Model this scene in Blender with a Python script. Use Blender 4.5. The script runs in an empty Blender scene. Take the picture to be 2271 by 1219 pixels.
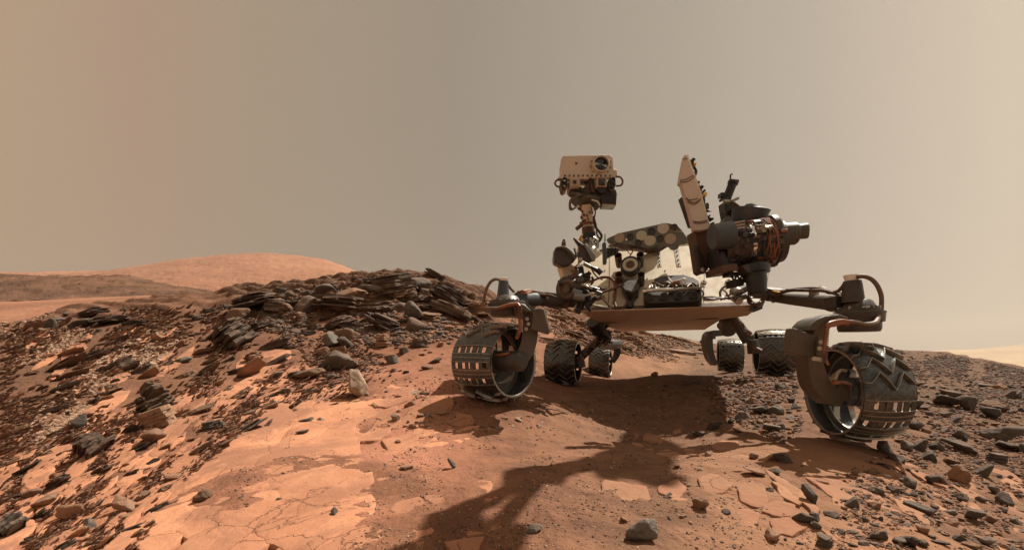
import bpy, bmesh, math, random
import numpy as np
from mathutils import Vector, Matrix

random.seed(7)
rng = np.random.default_rng(7)
sc = bpy.context.scene
COL = sc.collection
F, CX, HY = 950.0, 1135.5, 775.0      # focal length, principal column and horizon row of the photograph (px)
PI = math.pi

# ------------------------------------------------------------------ camera
cam = bpy.data.cameras.new('camera')
cam.sensor_width = 36.0
cam.lens = 36.0 * F / 2271.0
cam.shift_y = (HY - 609.5) / 2271.0
cam.clip_start = 0.05
cam.clip_end = 30000.0
cam_o = bpy.data.objects.new('camera', cam)
cam_o.rotation_euler = (math.radians(90), 0, 0)
COL.objects.link(cam_o)
sc.camera = cam_o

# ------------------------------------------------------------------ sky, sun, exposure
SUN = Vector((0.50, 0.42, 1.0)).normalized()          # towards the sun
world = bpy.data.worlds.new('World')
sc.world = world
world.use_nodes = True
nt = world.node_tree
nt.nodes.clear()
def wn(t, **k):
    n = nt.nodes.new(t)
    for a, b in k.items(): setattr(n, a, b)
    return n
tc = wn('ShaderNodeTexCoord'); sx = wn('ShaderNodeSeparateXYZ')
nt.links.new(tc.outputs['Generated'], sx.inputs[0])
ramp = wn('ShaderNodeValToRGB')                      # dusty air: pinkish away from the sun, pale towards it
mr = wn('ShaderNodeMapRange'); mr.inputs['From Min'].default_value = -1.0; mr.inputs['From Max'].default_value = 1.0
def wm(op, a, b=None):
    m = wn('ShaderNodeMath', operation=op)
    for i, v in enumerate((a, b)):
        if v is None: continue
        if isinstance(v, (int, float)): m.inputs[i].default_value = v
        else: nt.links.new(v, m.inputs[i])
    return m.outputs[0]
hyp = wm('SQRT', wm('ADD', wm('ADD', wm('MULTIPLY', sx.outputs['X'], sx.outputs['X']), wm('MULTIPLY', sx.outputs['Y'], sx.outputs['Y'])), 0.02))
nt.links.new(wm('DIVIDE', sx.outputs['X'], hyp), mr.inputs['Value']); nt.links.new(mr.outputs[0], ramp.inputs['Fac'])
cr = ramp.color_ramp
def stop(i, p, c):
    e = cr.elements[i] if i < 2 else cr.elements.new(p)
    e.position = p; e.color = (*c, 1)
def lin(r, g, b):
    f = lambda c: (c/255/12.92) if c/255 <= 0.04045 else ((c/255+0.055)/1.055)**2.4
    return (f(r), f(g), f(b))
cr.elements[0].position = 0.0; cr.elements[0].color = (*lin(180, 154, 128), 1)
cr.elements[1].position = 1.0; cr.elements[1].color = (*lin(218, 202, 179), 1)
for p, c in ((0.12, (179, 153, 128)), (0.175, (173, 146, 125)), (0.26, (161, 144, 124)), (0.43, (151, 138, 123)), (0.50, (154, 142, 127)),
             (0.68, (167, 156, 141)), (0.785, (184, 171, 155)), (0.836, (199, 184, 166)), (0.873, (211, 195, 174))):
    e = cr.elements.new(p); e.color = (*lin(*c), 1)
# lower air is a touch warmer and lighter
mr2 = wn('ShaderNodeMapRange'); mr2.inputs['From Min'].default_value = -0.05; mr2.inputs['From Max'].default_value = 0.55
nt.links.new(sx.outputs['Z'], mr2.inputs['Value'])
low = wn('ShaderNodeMix', data_type='RGBA'); low.inputs['A'].default_value = (0.98, 0.985, 1.0, 1); low.inputs['B'].default_value = (1.0, 1.0, 1.0, 1)
nt.links.new(mr2.outputs[0], low.inputs['Factor'])
mul = wn('ShaderNodeMix', data_type='RGBA', blend_type='MULTIPLY'); mul.inputs['Factor'].default_value = 1
nt.links.new(ramp.outputs[0], mul.inputs['A']); nt.links.new(low.outputs['Result'], mul.inputs['B'])
bg = wn('ShaderNodeBackground'); bg.inputs['Strength'].default_value = 0.70
nt.links.new(mul.outputs['Result'], bg.inputs['Color'])
wo = wn('ShaderNodeOutputWorld'); nt.links.new(bg.outputs[0], wo.inputs['Surface'])

sl = bpy.data.lights.new('sun', 'SUN'); sl.energy = 5.0; sl.angle = math.radians(0.5); sl.color = (1.0, 0.93, 0.82)
so = bpy.data.objects.new('sun', sl); so.rotation_euler = SUN.to_track_quat('Z', 'Y').to_euler(); so.location = SUN*50
COL.objects.link(so)
sc.view_settings.view_transform = 'Standard'; sc.view_settings.look = 'None'
sc.view_settings.exposure = 0.46; sc.view_settings.gamma = 1.0
try: sc.view_settings.use_curve_mapping = False
except Exception: pass
sc.render.engine = 'CYCLES'
sc.cycles.max_bounces = 5; sc.cycles.diffuse_bounces = 3; sc.cycles.glossy_bounces = 3
sc.cycles.use_denoising = True

# ------------------------------------------------------------------ noise
def _h(ix, iy, seed):
    n = (ix.astype(np.int64)*374761393 + iy.astype(np.int64)*668265263 + seed*974634777) & 0xffffffff
    n = ((n ^ (n >> 13))*1274126177) & 0xffffffff
    return ((n ^ (n >> 16)) & 0xffff)/65535.0
def vnoise(x, y, seed=0):
    ix = np.floor(x); iy = np.floor(y); fx = x-ix; fy = y-iy
    fx = fx*fx*fx*(fx*(fx*6-15)+10); fy = fy*fy*fy*(fy*(fy*6-15)+10)
    a = _h(ix, iy, seed); b = _h(ix+1, iy, seed); c = _h(ix, iy+1, seed); d = _h(ix+1, iy+1, seed)
    return (a*(1-fx)+b*fx)*(1-fy)+(c*(1-fx)+d*fx)*fy
def fbm(x, y, octv=4, seed=0, gain=0.5):
    s = 0; a = 1.0; t = 0
    for k in range(octv):
        s = s + a*(vnoise(x, y, seed+k*17)*2-1); t += a
        x = x*2.03+13.7; y = y*2.03-7.1; a *= gain
    return s/t
def smooth(a, b, x):
    t = np.clip((x-a)/(b-a), 0, 1); return t*t*(3-2*t)

# ------------------------------------------------------------------ terrain height from surveyed points: column, row, distance
CTRL = [
 (-350,1219,1.8),(0,1219,1.5),(500,1219,1.15),(1100,1219,1.05),(1700,1219,1.1),(2271,1219,1.35),(2600,1219,1.6),
 (-350,1050,2.6),(0,1050,2.15),(500,1050,1.75),(1100,1050,1.66),(1700,1050,1.62),(2271,1050,2.1),(2600,1050,2.5),
 (-400,940,3.3),(0,950,2.9),(500,950,2.5),(800,950,2.45),(1100,950,2.5),(1450,940,3.2),(1450,990,2.7),(1700,960,2.6),(1850,985,2.2),(2271,950,3.1),(2700,960,3.4),
 (0,880,3.6),(500,880,3.3),(800,880,3.1),(1080,887,2.85),(1450,880,3.9),(2000,900,3.5),(2271,880,4.4),(2750,890,3.6),
 (-450,830,3.8),(0,800,4.7),(400,800,4.4),(800,800,4.4),(1000,820,3.8),(1250,852,4.95),(1332,836,7.4),(1450,835,5.2),(1712,834,4.66),(1618,823,6.6),(1850,850,4.2),(2100,850,5.0),(2271,850,5.2),
 (-500,760,6.5),(0,722,6.5),(200,685,7.4),(400,700,6.2),(400,658,8.0),(600,745,5.4),(560,648,8.2),(700,700,6.2),(700,640,7.9),(830,618,8.4),(900,700,5.8),(950,625,8.3),
 (1000,745,5.2),(1050,668,7.6),(1080,720,6.3),(1150,690,8.6),(1220,683,10.5),(1300,702,11.5),(1250,760,8.0),(1390,745,12.5),(1470,745,13.5),(1520,755,13.5),(1400,800,8.5),(1500,792,9.5),(1600,778,13),
 (1750,778,14),(1990,777,14),(2060,780,13),(2120,790,12),(2200,804,10.5),(2271,822,9.2),(2600,880,7.0),(2130,815,8.0),(1850,805,7),
]
RS_AZ = [(-700,8),(0,6.8),(200,7.7),(400,8.4),(560,8.6),(830,8.9),(1050,8.6),(1220,11),(1300,12),(1470,14.2),(1600,15),(1990,15),(2120,12.8),(2271,9.8),(2800,7.5)]
cu, cv, cs = [], [], []
for px, py, d in CTRL:
    x = (px-CX)/F*d; z = (HY-py)/F*d
    r = math.hypot(x, d); cu.append(math.atan2(x, d)); cv.append(math.log(r)); cs.append(z)
for az in (-180, -150, -120, -95, -75, 75, 95, 120, 150, 180):
    for r in (0.4, 1.2, 3.0, 9.0):
        cu.append(math.radians(az)); cv.append(math.log(r)); cs.append(-0.5 + (0.3 if az < 0 else -0.15)*min(1, r/9)*(1 if abs(az) < 150 else 0))
for az in range(-60, 61, 12):
    cu.append(math.radians(az)); cv.append(math.log(0.35)); cs.append(-0.5)
cu = np.array(cu); cv = np.array(cv); cs = np.array(cs)
def _phi(d2): return 0.5*d2*np.log(d2+1e-12)
_A = _phi((cu[:, None]-cu)**2 + (cv[:, None]-cv)**2) + np.eye(len(cu))*2e-4
_P = np.stack([np.ones_like(cu), cu, cv], 1)
_M = np.block([[_A, _P], [_P.T, np.zeros((3, 3))]])
_W = np.linalg.solve(_M, np.concatenate([cs, np.zeros(3)]))
az_r = np.array([math.atan2((p-CX)/F, 1) for p, _ in RS_AZ]); rs_r = np.array([d*math.hypot(1, (p-CX)/F) for p, d in RS_AZ])

def base_h(x, y):
    x = np.atleast_1d(np.asarray(x, float)); y = np.atleast_1d(np.asarray(y, float))
    r = np.hypot(x, y); u = np.arctan2(x, y)
    v = np.log(np.clip(r, 0.35, 22.0))
    z = np.zeros_like(r)
    for i in range(0, r.size, 20000):
        s = slice(i, i+20000)
        d2 = (u.ravel()[s][:, None]-cu)**2 + (v.ravel()[s][:, None]-cv)**2
        z.ravel()[s] = _phi(d2)@_W[:-3] + _W[-3] + _W[-2]*u.ravel()[s] + _W[-1]*v.ravel()[s]
    R = np.interp(u, az_r, rs_r)
    t = smooth(0, 1, (r-R-0.4)/14.0)
    far = -5.0 - 0.0035*np.minimum(r, 9000) - 0.078*np.minimum(r, 1500)*smooth(.58, .74, u)*(1-smooth(1.9, 2.6, u))
    # start falling at once behind the crest so that it reads as a crest
    z = np.where(r > R, z*(1-t) + far*t - 0.35*np.minimum(r-R, 3)*(1-t), z)
    return z
ORX, ORY = None, None
def outcrop(x, y):
    """0..1 weight of the bedrock knoll left of the rover and of the layered slope behind it"""
    r = np.hypot(x, y); u = np.arctan2(x, y); px = CX + F*np.tan(np.clip(u, -1.3, 1.3)); d = r*np.cos(u)
    a = smooth(380, 560, px)*(1-smooth(1060, 1160, px))*smooth(5.6, 6.8, d)
    b = smooth(1120, 1180, px)*(1-smooth(1380, 1480, px))*smooth(8.6, 9.8, d)
    c = smooth(60, 160, px)*(1-smooth(380, 470, px))*smooth(6.0, 6.5, d)*0.6
    return np.clip(a+b+c, 0, 1)*(1-smooth(16, 22, r))*(np.abs(u) < 1.2)
def low_h(x, y): return 0.030*fbm(x*0.9, y*0.9, 3, 3)*smooth(1.2, 4, np.hypot(x, y))
def detail_h(x, y):
    r = np.hypot(x, y)
    w = 1-smooth(25, 60, r)
    # wheels stand on it: keep it calm around them
    z = low_h(x, y)
    z = z + 0.022*fbm(x*3.2+.4*vnoise(x*5, y*5, 8), y*3.2, 5, 11, .55)
    z = z + 0.0045*fbm(x*24, y*24, 3, 23)
    o = outcrop(x, y)
    # tilted strata: thin risers
    q = (x*0.25 + y*0.97)*1.0
    st = q*2.6 + 1.1*fbm(x*0.8, y*0.8, 4, 31)
    saw = st-np.floor(st)
    z = z + o*(0.19*(smooth(0.0, 0.25, saw)-saw) + 0.12*fbm(x*1.7, y*1.7, 5, 41, 0.6) + 0.045*fbm(x*8, y*8, 4, 43, .6))
    # windblown streaks on the right
    rt = smooth(0.15, 0.6, np.arctan2(x, y))*(1-smooth(4, 7, r))
    z = z + rt*0.004*np.sin((x*0.55+y*0.83)*38 + 3*fbm(x*2, y*2, 2, 51))
    return z*w + (1-w)*0.6*fbm(x*0.02, y*0.02, 4, 61)
def H(x, y): return base_h(x, y)+detail_h(np.atleast_1d(np.asarray(x, float)), np.atleast_1d(np.asarray(y, float)))

_ds = np.exp(np.linspace(math.log(0.7), math.log(24), 420))
def hit(px, py, dmax=24):
    """the ground point shown at a column and row of the photograph"""
    u = (px-CX)/F; v = (HY-py)/F
    g = H(u*_ds, _ds); f = g-v*_ds
    k = np.argmax(f > 0)
    if not (f > 0).any() or k == 0: return None
    a, b = _ds[k-1], _ds[k]; t = -f[k-1]/(f[k]-f[k-1]); d = a+(b-a)*t
    if d > dmax: return None
    return Vector((u*d, d, v*d))
def P(px, py, d): return Vector(((px-CX)/F*d, d, (HY-py)/F*d))

# ---- table of ground distance by column and row, for fast look-up
_TX = np.arange(-60, 2340, 8.0); _TY = np.arange(590, 1300, 3.0)
TAB = np.full((len(_TY), len(_TX)), np.nan)
for _j, _xx in enumerate(_TX):
    _u = (_xx-CX)/F; _gz = H(_u*_ds, _ds); _rw = HY-F*_gz/_ds
    _m = np.minimum.accumulate(_rw); _vis = _rw <= _m+1e-9
    TAB[:, _j] = np.interp(-_TY, -_rw[_vis], _ds[_vis], left=_ds[0], right=np.nan)
def dist_at(px, py):
    px = np.asarray(px, float); py = np.asarray(py, float)
    a = (px-_TX[0])/8.0; b_ = (py-_TY[0])/3.0
    j = np.clip(a.astype(int), 0, len(_TX)-2); i = np.clip(b_.astype(int), 0, len(_TY)-2)
    fx = np.clip(a-j, 0, 1); fy = np.clip(b_-i, 0, 1)
    return (TAB[i, j]*(1-fx)+TAB[i, j+1]*fx)*(1-fy)+(TAB[i+1, j]*(1-fx)+TAB[i+1, j+1]*fx)*fy
# ------------------------------------------------------------------ materials
KA = 0.76
def new_mat(name):
    m = bpy.data.materials.new(name); m.use_nodes = True
    t = m.node_tree; b = t.nodes['Principled BSDF']
    return m, t, b
def nd(t, ty, **k):
    n = t.nodes.new(ty)
    for a, v in k.items(): setattr(n, a, v)
    return n
def noise_node(t, scale, detail=5, rough=0.55, dist=0.0, coord='Object', vec=None):
    n = nd(t, 'ShaderNodeTexNoise'); n.inputs['Scale'].default_value = scale; n.inputs['Detail'].default_value = detail
    n.inputs['Roughness'].default_value = rough; n.inputs['Distortion'].default_value = dist
    if vec is None:
        c = nd(t, 'ShaderNodeTexCoord'); vec = c.outputs[coord]
    t.links.new(vec, n.inputs['Vector']); return n
def maprange(t, src, a, b, c=0, d=1):
    m = nd(t, 'ShaderNodeMapRange'); m.interpolation_type = 'SMOOTHSTEP'
    t.links.new(src, m.inputs['Value'])
    for k, v in zip(('From Min', 'From Max', 'To Min', 'To Max'), (a, b, c, d)): m.inputs[k].default_value = v
    return m.outputs[0]
def mixc(t, f, a, b, mode='MIX'):
    m = nd(t, 'ShaderNodeMix', data_type='RGBA', blend_type=mode)
    if isinstance(f, (int, float)): m.inputs['Factor'].default_value = f
    else: t.links.new(f, m.inputs['Factor'])
    for k, v in (('A', a), ('B', b)):
        if isinstance(v, tuple): m.inputs[k].default_value = (*v[:3], 1)
        else: t.links.new(v, m.inputs[k])
    return m.outputs['Result']
def math_(t, op, a, b=None, clamp=False):
    m = nd(t, 'ShaderNodeMath', operation=op); m.use_clamp = clamp
    for i, v in enumerate((a, b)):
        if v is None: continue
        if isinstance(v, (int, float)): m.inputs[i].default_value = v
        else: t.links.new(v, m.inputs[i])
    return m.outputs[0]
def bump(t, b, src, strength=0.4, dist=0.01, prev=None):
    n = nd(t, 'ShaderNodeBump'); n.inputs['Strength'].default_value = strength; n.inputs['Distance'].default_value = dist
    t.links.new(src, n.inputs['Height'])
    if prev is not None: t.links.new(prev, n.inputs['Normal'])
    if b is not None: t.links.new(n.outputs[0], b.inputs['Normal'])
    return n.outputs[0]
DUST = (0.27, 0.14, 0.085)
def painted(name, col, rough=0.5, metal=0.0, dust=0.25, wear=0.12, bmp=0.15, dscale=9.0):
    m, t, b = new_mat(name)
    geo = nd(t, 'ShaderNodeNewGeometry')
    n1 = noise_node(t, dscale, 7, 0.65, vec=geo.outputs['Position']); n2 = noise_node(t, 60, 4, 0.6, vec=geo.outputs['Position'])
    oi = nd(t, 'ShaderNodeObjectInfo')
    c = mixc(t, maprange(t, n2.outputs['Fac'], 0.3, 0.7), tuple(x*(1-wear) for x in col), tuple(min(1, x*(1+wear)) for x in col))
    up = nd(t, 'ShaderNodeSeparateXYZ'); t.links.new(geo.outputs['Normal'], up.inputs[0])
    u = maprange(t, up.outputs['Z'], -0.2, 0.9, 0.35, 1.0)
    f = math_(t, 'MULTIPLY', maprange(t, n1.outputs['Fac'], 0.35, 0.75, 0, dust*1.6), u, True)
    c = mixc(t, f, c, DUST)
    t.links.new(c, b.inputs['Base Color']); b.inputs['Metallic'].default_value = metal
    if metal: t.links.new(math_(t, 'MULTIPLY', math_(t, 'SUBTRACT', 1.0, f), metal), b.inputs['Metallic'])
    t.links.new(maprange(t, n1.outputs['Fac'], 0.3, 0.7, max(0.05, rough-0.12), min(1, rough+0.18)), b.inputs['Roughness'])
    if bmp: bump(t, b, n2.outputs['Fac'], bmp, 0.002)
    return m
M = {}
M['beige'] = painted('beige_paint', (0.76, 0.66, 0.48), 0.55, dust=0.22, wear=0.05)
M['tan'] = painted('tan_paint', (0.60, 0.51, 0.41), 0.6, dust=0.14, wear=0.06)
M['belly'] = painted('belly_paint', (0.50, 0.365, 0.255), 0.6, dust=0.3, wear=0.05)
M['dark'] = painted('dark_anodised', (0.055, 0.052, 0.046), 0.45, 0.3, dust=0.22)
M['olive'] = painted('olive_anodised', (0.085, 0.080, 0.062), 0.55, 0.15, dust=0.16)
M['grey'] = painted('grey_anodised', (0.20, 0.21, 0.20), 0.42, 0.4, dust=0.15)
M['slate'] = painted('slate_paint', (0.065, 0.08, 0.09), 0.4, 0.25, dust=0.12)
M['black'] = painted('black_paint', (0.018, 0.018, 0.018), 0.4, 0.1, dust=0.08)
M['chrome'] = painted('bright_metal', (0.75, 0.70, 0.62), 0.22, 1.0, dust=0.1)
M['steel'] = painted('steel', (0.42, 0.39, 0.34), 0.35, 0.9, dust=0.15)
M['copper'] = painted('copper_cable', (0.26, 0.095, 0.045), 0.5, 0.1, dust=0.1, dscale=40)
M['brown'] = painted('brown_wrap', (0.105, 0.055, 0.034), 0.55, 0.1, dust=0.15)
M['cable'] = painted('grey_cable', (0.13, 0.085, 0.055), 0.5, 0.1, dust=0.2)
M['gold'] = painted('yellow_foil', (0.75, 0.42, 0.06), 0.4, 0.3, dust=0.05)
M['white'] = painted('white_cap', (0.78, 0.74, 0.66), 0.5, dust=0.1, wear=0.03)
M['tray'] = painted('tray_plate', (0.15, 0.145, 0.12), 0.5, 0.2, dust=0.06)
M['strut'] = painted('strut_paint', (0.095, 0.080, 0.058), 0.5, 0.2, dust=0.12)
M['spot'] = painted('pale_spot', (0.52, 0.48, 0.37), 0.7, dust=0.06, wear=0.03)
M['spot2'] = painted('tan_spot', (0.42, 0.33, 0.23), 0.7, dust=0.08, wear=0.03)
M['wheel'] = painted('wheel_aluminium', (0.095, 0.10, 0.098), 0.30, 0.85, dust=0.12, wear=0.3, bmp=0.5, dscale=22)
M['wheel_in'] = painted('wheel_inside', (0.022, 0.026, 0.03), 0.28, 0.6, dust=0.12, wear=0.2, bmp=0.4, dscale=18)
M['cleat'] = painted('wheel_cleat', (0.30, 0.27, 0.23), 0.35, 0.85, dust=0.15, wear=0.15)
def glass_mat():
    m, t, b = new_mat('lens_glass'); b.inputs['Base Color'].default_value = (0.006, 0.007, 0.008, 1); b.inputs['Roughness'].default_value = 0.06
    b.inputs['Coat Weight'].default_value = 0.6; return m
M['glass'] = glass_mat()

# ground
def ground_mat(name, kind):
    m, t, b = new_mat(name)
    geo = nd(t, 'ShaderNodeNewGeometry'); pos = geo.outputs['Position']
    big = noise_node(t, 0.9, 4, 0.5, 0.4, vec=pos); mid = noise_node(t, 5.5, 7, 0.62, 0.3, vec=pos)
    fine = noise_node(t, 70, 5, 0.7, vec=pos); grit = noise_node(t, 320, 2, 0.5, vec=pos)
    zone = nd(t, 'ShaderNodeAttribute', attribute_name='zone'); zs = nd(t, 'ShaderNodeSeparateColor'); t.links.new(zone.outputs['Color'], zs.inputs[0])
    dark, warm, pale = zs.outputs[0], zs.outputs[1], zs.outputs[2]
    s1 = mixc(t, warm, (0.270, 0.138, 0.082), (0.290, 0.130, 0.072))
    s2 = mixc(t, warm, (0.160, 0.086, 0.053), (0.185, 0.084, 0.052))
    bright = mixc(t, warm, (0.40, 0.205, 0.118), (0.44, 0.190, 0.115))
    c = mixc(t, maprange(t, mid.outputs['Fac'], 0.33, 0.66), s2, s1)
    c = mixc(t, math_(t, 'MULTIPLY', maprange(t, big.outputs['Fac'], 0.36, 0.52), pale), c, bright)
    # dark stony soil
    sp = noise_node(t, 26, 6, 0.75, vec=pos)
    dk = mixc(t, maprange(t, sp.outputs['Fac'], 0.40, 0.62), (0.048, 0.033, 0.023), (0.20, 0.115, 0.067))
    f = math_(t, 'MULTIPLY', dark, maprange(t, mid.outputs['Fac'], 0.25, 0.6, 0.5, 1.0), True)
    c = mixc(t, f, c, dk)
    # speckle of dark grains
    c = mixc(t, maprange(t, fine.outputs['Fac'], 0.60, 0.74, 0, 0.45), c, (0.075, 0.042, 0.028))
    c = mixc(t, maprange(t, grit.outputs['Fac'], 0.3, 0.7, 0.0, 0.22), c, (0.10, 0.055, 0.035))
    c = mixc(t, 1.0, c, (0.98, 0.98, 0.98), 'MULTIPLY'); t.links.new(c, b.inputs['Base Color']); b.inputs['Roughness'].default_value = 0.95
    b.inputs['Specular IOR Level'].default_value = 0.15
    n = bump(t, None, mid.outputs['Fac'], 0.8, 0.04)
    n = bump(t, None, fine.outputs['Fac'], 0.9, 0.009, n)
    bump(t, b, grit.outputs['Fac'], 0.4, 0.0015, n)
    return m
M['ground'] = ground_mat('martian_soil', 0)

def rock_mat(name, c1, c2, dustc=(0.31, 0.16, 0.10), dustw=0.75, layers=False, bstr=0.95, vary=0.35):
    m, t, b = new_mat(name)
    geo = nd(t, 'ShaderNodeNewGeometry'); pos = geo.outputs['Position']
    tcn = nd(t, 'ShaderNodeTexCoord'); obj = tcn.outputs['Object']
    oi = nd(t, 'ShaderNodeObjectInfo')
    n1 = noise_node(t, 9, 6, 0.65, 0.2, vec=pos); n2 = noise_node(t, 48, 5, 0.7, vec=pos); n3 = noise_node(t, 170, 3, 0.6, vec=pos)
    c = mixc(t, maprange(t, n1.outputs['Fac'], 0.3, 0.7), c1, c2)
    hv = nd(t, 'ShaderNodeHueSaturation')
    t.links.new(maprange(t, oi.outputs['Random'], 0, 1, 1-vary, 1+vary), hv.inputs['Value']); t.links.new(c, hv.inputs['Color'])
    c = hv.outputs[0]
    c = mixc(t, maprange(t, n2.outputs['Fac'], 0.52, 0.72, 0, 0.6), c, tuple(x*0.45 for x in c1))
    if layers:
        mp = nd(t, 'ShaderNodeMapping'); mp.inputs['Scale'].default_value = (1.0, 1.0, 14.0); t.links.new(obj, mp.inputs[0])
        ln = noise_node(t, 4.0, 4, 0.7, 0.3, vec=mp.outputs[0])
        c = mixc(t, maprange(t, ln.outputs['Fac'], 0.45, 0.6, 0, 0.4), c, tuple(x*0.45 for x in c1))
    sxyz = nd(t, 'ShaderNodeSeparateXYZ'); t.links.new(geo.outputs['Normal'], sxyz.inputs[0])
    up = maprange(t, sxyz.outputs['Z'], 0.45, 0.95)
    f = math_(t, 'MULTIPLY', up, maprange(t, n1.outputs['Fac'], 0.35, 0.62, 0.15, dustw), True)
    f = math_(t, 'MULTIPLY', f, maprange(t, oi.outputs['Random'], 0.0, 1.0, 0.5, 1.15), True)
    c = mixc(t, f, c, dustc)
    c = mixc(t, 1.0, c, (KA, KA, KA), 'MULTIPLY'); t.links.new(c, b.inputs['Base Color']); b.inputs['Roughness'].default_value = 0.85; b.inputs['Specular IOR Level'].default_value = 0.3
    n = bump(t, None, n2.outputs['Fac'], bstr, 0.012)
    if layers: n = bump(t, None, ln.outputs['Fac'], 0.8, 0.02, n)
    bump(t, b, n3.outputs['Fac'], 0.5, 0.003, n)
    return m
M['rock_dark'] = rock_mat('dark_basalt', (0.105, 0.088, 0.073), (0.18, 0.145, 0.115), dustw=0.55, bstr=1.0)
M['rock_grey'] = rock_mat('grey_basalt', (0.145, 0.128, 0.105), (0.215, 0.185, 0.148), dustw=0.4)
M['rock_lam'] = rock_mat('laminated_rock', (0.175, 0.122, 0.09), (0.30, 0.20, 0.14), dustw=0.6, layers=True)
M['rock_brown'] = rock_mat('brown_rock', (0.25, 0.150, 0.095), (0.37, 0.215, 0.13), dustw=0.8)
M['rock_tan'] = rock_mat('tan_rock', (0.36, 0.20, 0.12), (0.50, 0.27, 0.155), dustw=0.5, vary=0.22)
M['rock_pale'] = rock_mat('pale_rock', (0.28, 0.19, 0.13), (0.60, 0.45, 0.33), dustw=0.25, vary=0.25)
def plate_mat(name, c1, c2):
    m, t, b = new_mat(name)
    geo = nd(t, 'ShaderNodeNewGeometry'); pos = geo.outputs['Position']; oi = nd(t, 'ShaderNodeObjectInfo')
    n1 = noise_node(t, 3.2, 6, 0.6, 0.6, vec=pos); n2 = noise_node(t, 38, 6, 0.7, vec=pos); n3 = noise_node(t, 240, 3, 0.6, vec=pos)
    vr = nd(t, 'ShaderNodeTexVoronoi', feature='DISTANCE_TO_EDGE'); vr.inputs['Scale'].default_value = 5.5
    dv = nd(t, 'ShaderNodeVectorMath', operation='ADD'); sc_ = nd(t, 'ShaderNodeVectorMath', operation='SCALE'); sc_.inputs['Scale'].default_value = 0.28
    t.links.new(n1.outputs['Color'], sc_.inputs[0]); t.links.new(pos, dv.inputs[0]); t.links.new(sc_.outputs[0], dv.inputs[1]); t.links.new(dv.outputs[0], vr.inputs['Vector'])
    c = mixc(t, maprange(t, n1.outputs['Fac'], 0.35, 0.65), c1, c2)
    hv = nd(t, 'ShaderNodeHueSaturation'); t.links.new(maprange(t, oi.outputs['Random'], 0, 1, 0.84, 1.10), hv.inputs['Value']); t.links.new(c, hv.inputs['Color']); c = hv.outputs[0]
    crack = maprange(t, vr.outputs['Distance'], 0.0, 0.022, 1, 0)
    cm = math_(t, 'MULTIPLY', crack, maprange(t, n1.outputs['Fac'], 0.48, 0.56), True)
    c = mixc(t, math_(t, 'MULTIPLY', cm, 0.75), c, (0.16, 0.075, 0.045))
    c = mixc(t, maprange(t, n2.outputs['Fac'], 0.62, 0.70, 0, 0.5), c, (0.12, 0.06, 0.04))
    big = noise_node(t, 2.1, 5, 0.6, 0.8, vec=pos)     # sand lying over it
    c = mixc(t, maprange(t, big.outputs['Fac'], 0.44, 0.62, 0, 0.8), c, (0.28, 0.130, 0.078))
    c = mixc(t, 1.0, c, (1.06, 1.06, 1.06), 'MULTIPLY'); t.links.new(c, b.inputs['Base Color']); b.inputs['Roughness'].default_value = 0.92; b.inputs['Specular IOR Level'].default_value = 0.2
    n = bump(t, None, n1.outputs['Fac'], 0.5, 0.03)
    n = bump(t, None, n2.outputs['Fac'], 0.8, 0.008, n)
    n = bump(t, None, math_(t, 'SUBTRACT', 1.0, cm), 0.6, 0.006, n)
    bump(t, b, n3.outputs['Fac'], 0.4, 0.0015, n)
    return m
M['plate_warm'] = plate_mat('bedrock_warm', (0.50, 0.232, 0.128), (0.40, 0.178, 0.098))
M['plate_tan'] = plate_mat('bedrock_tan', (0.36, 0.185, 0.105), (0.29, 0.148, 0.087))
def far_mat(name, c1, c2, scale, c3=None):
    m, t, b = new_mat(name)
    geo = nd(t, 'ShaderNodeNewGeometry'); pos = geo.outputs['Position']
    mp = nd(t, 'ShaderNodeMapping'); mp.inputs['Scale'].default_value = (1, 1, 4.5); t.links.new(pos, mp.inputs[0])
    n1 = noise_node(t, scale, 8, 0.62, 0.5, vec=mp.outputs[0]); n2 = noise_node(t, scale*7, 6, 0.7, vec=mp.outputs[0])
    c = mixc(t, maprange(t, n1.outputs['Fac'], 0.35, 0.65), c1, c2)
    if c3: c = mixc(t, maprange(t, n2.outputs['Fac'], 0.58, 0.70, 0, 0.8), c, c3)
    c = mixc(t, 1.0, c, (0.95, 0.95, 0.95), 'MULTIPLY'); t.links.new(c, b.inputs['Base Color']); b.inputs['Roughness'].default_value = 1.0; b.inputs['Specular IOR Level'].default_value = 0.0
    bump(t, b, n2.outputs['Fac'], 0.5, 0.6/scale*0.1)
    return m
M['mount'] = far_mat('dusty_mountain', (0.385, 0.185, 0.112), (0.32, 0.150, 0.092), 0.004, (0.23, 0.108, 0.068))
M['rim'] = far_mat('haze_pale_rim', (0.58, 0.42, 0.28), (0.50, 0.36, 0.235), 0.003)  # paleness paints in some of the distance haze
M['valley'] = far_mat('valley_sand', (0.36, 0.175, 0.11), (0.25, 0.125, 0.08), 0.05, (0.15, 0.08, 0.055))
M['mesa'] = far_mat('mesa_soil', (0.195, 0.105, 0.068), (0.105, 0.062, 0.043), 0.05, (0.045, 0.034, 0.028))
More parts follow.
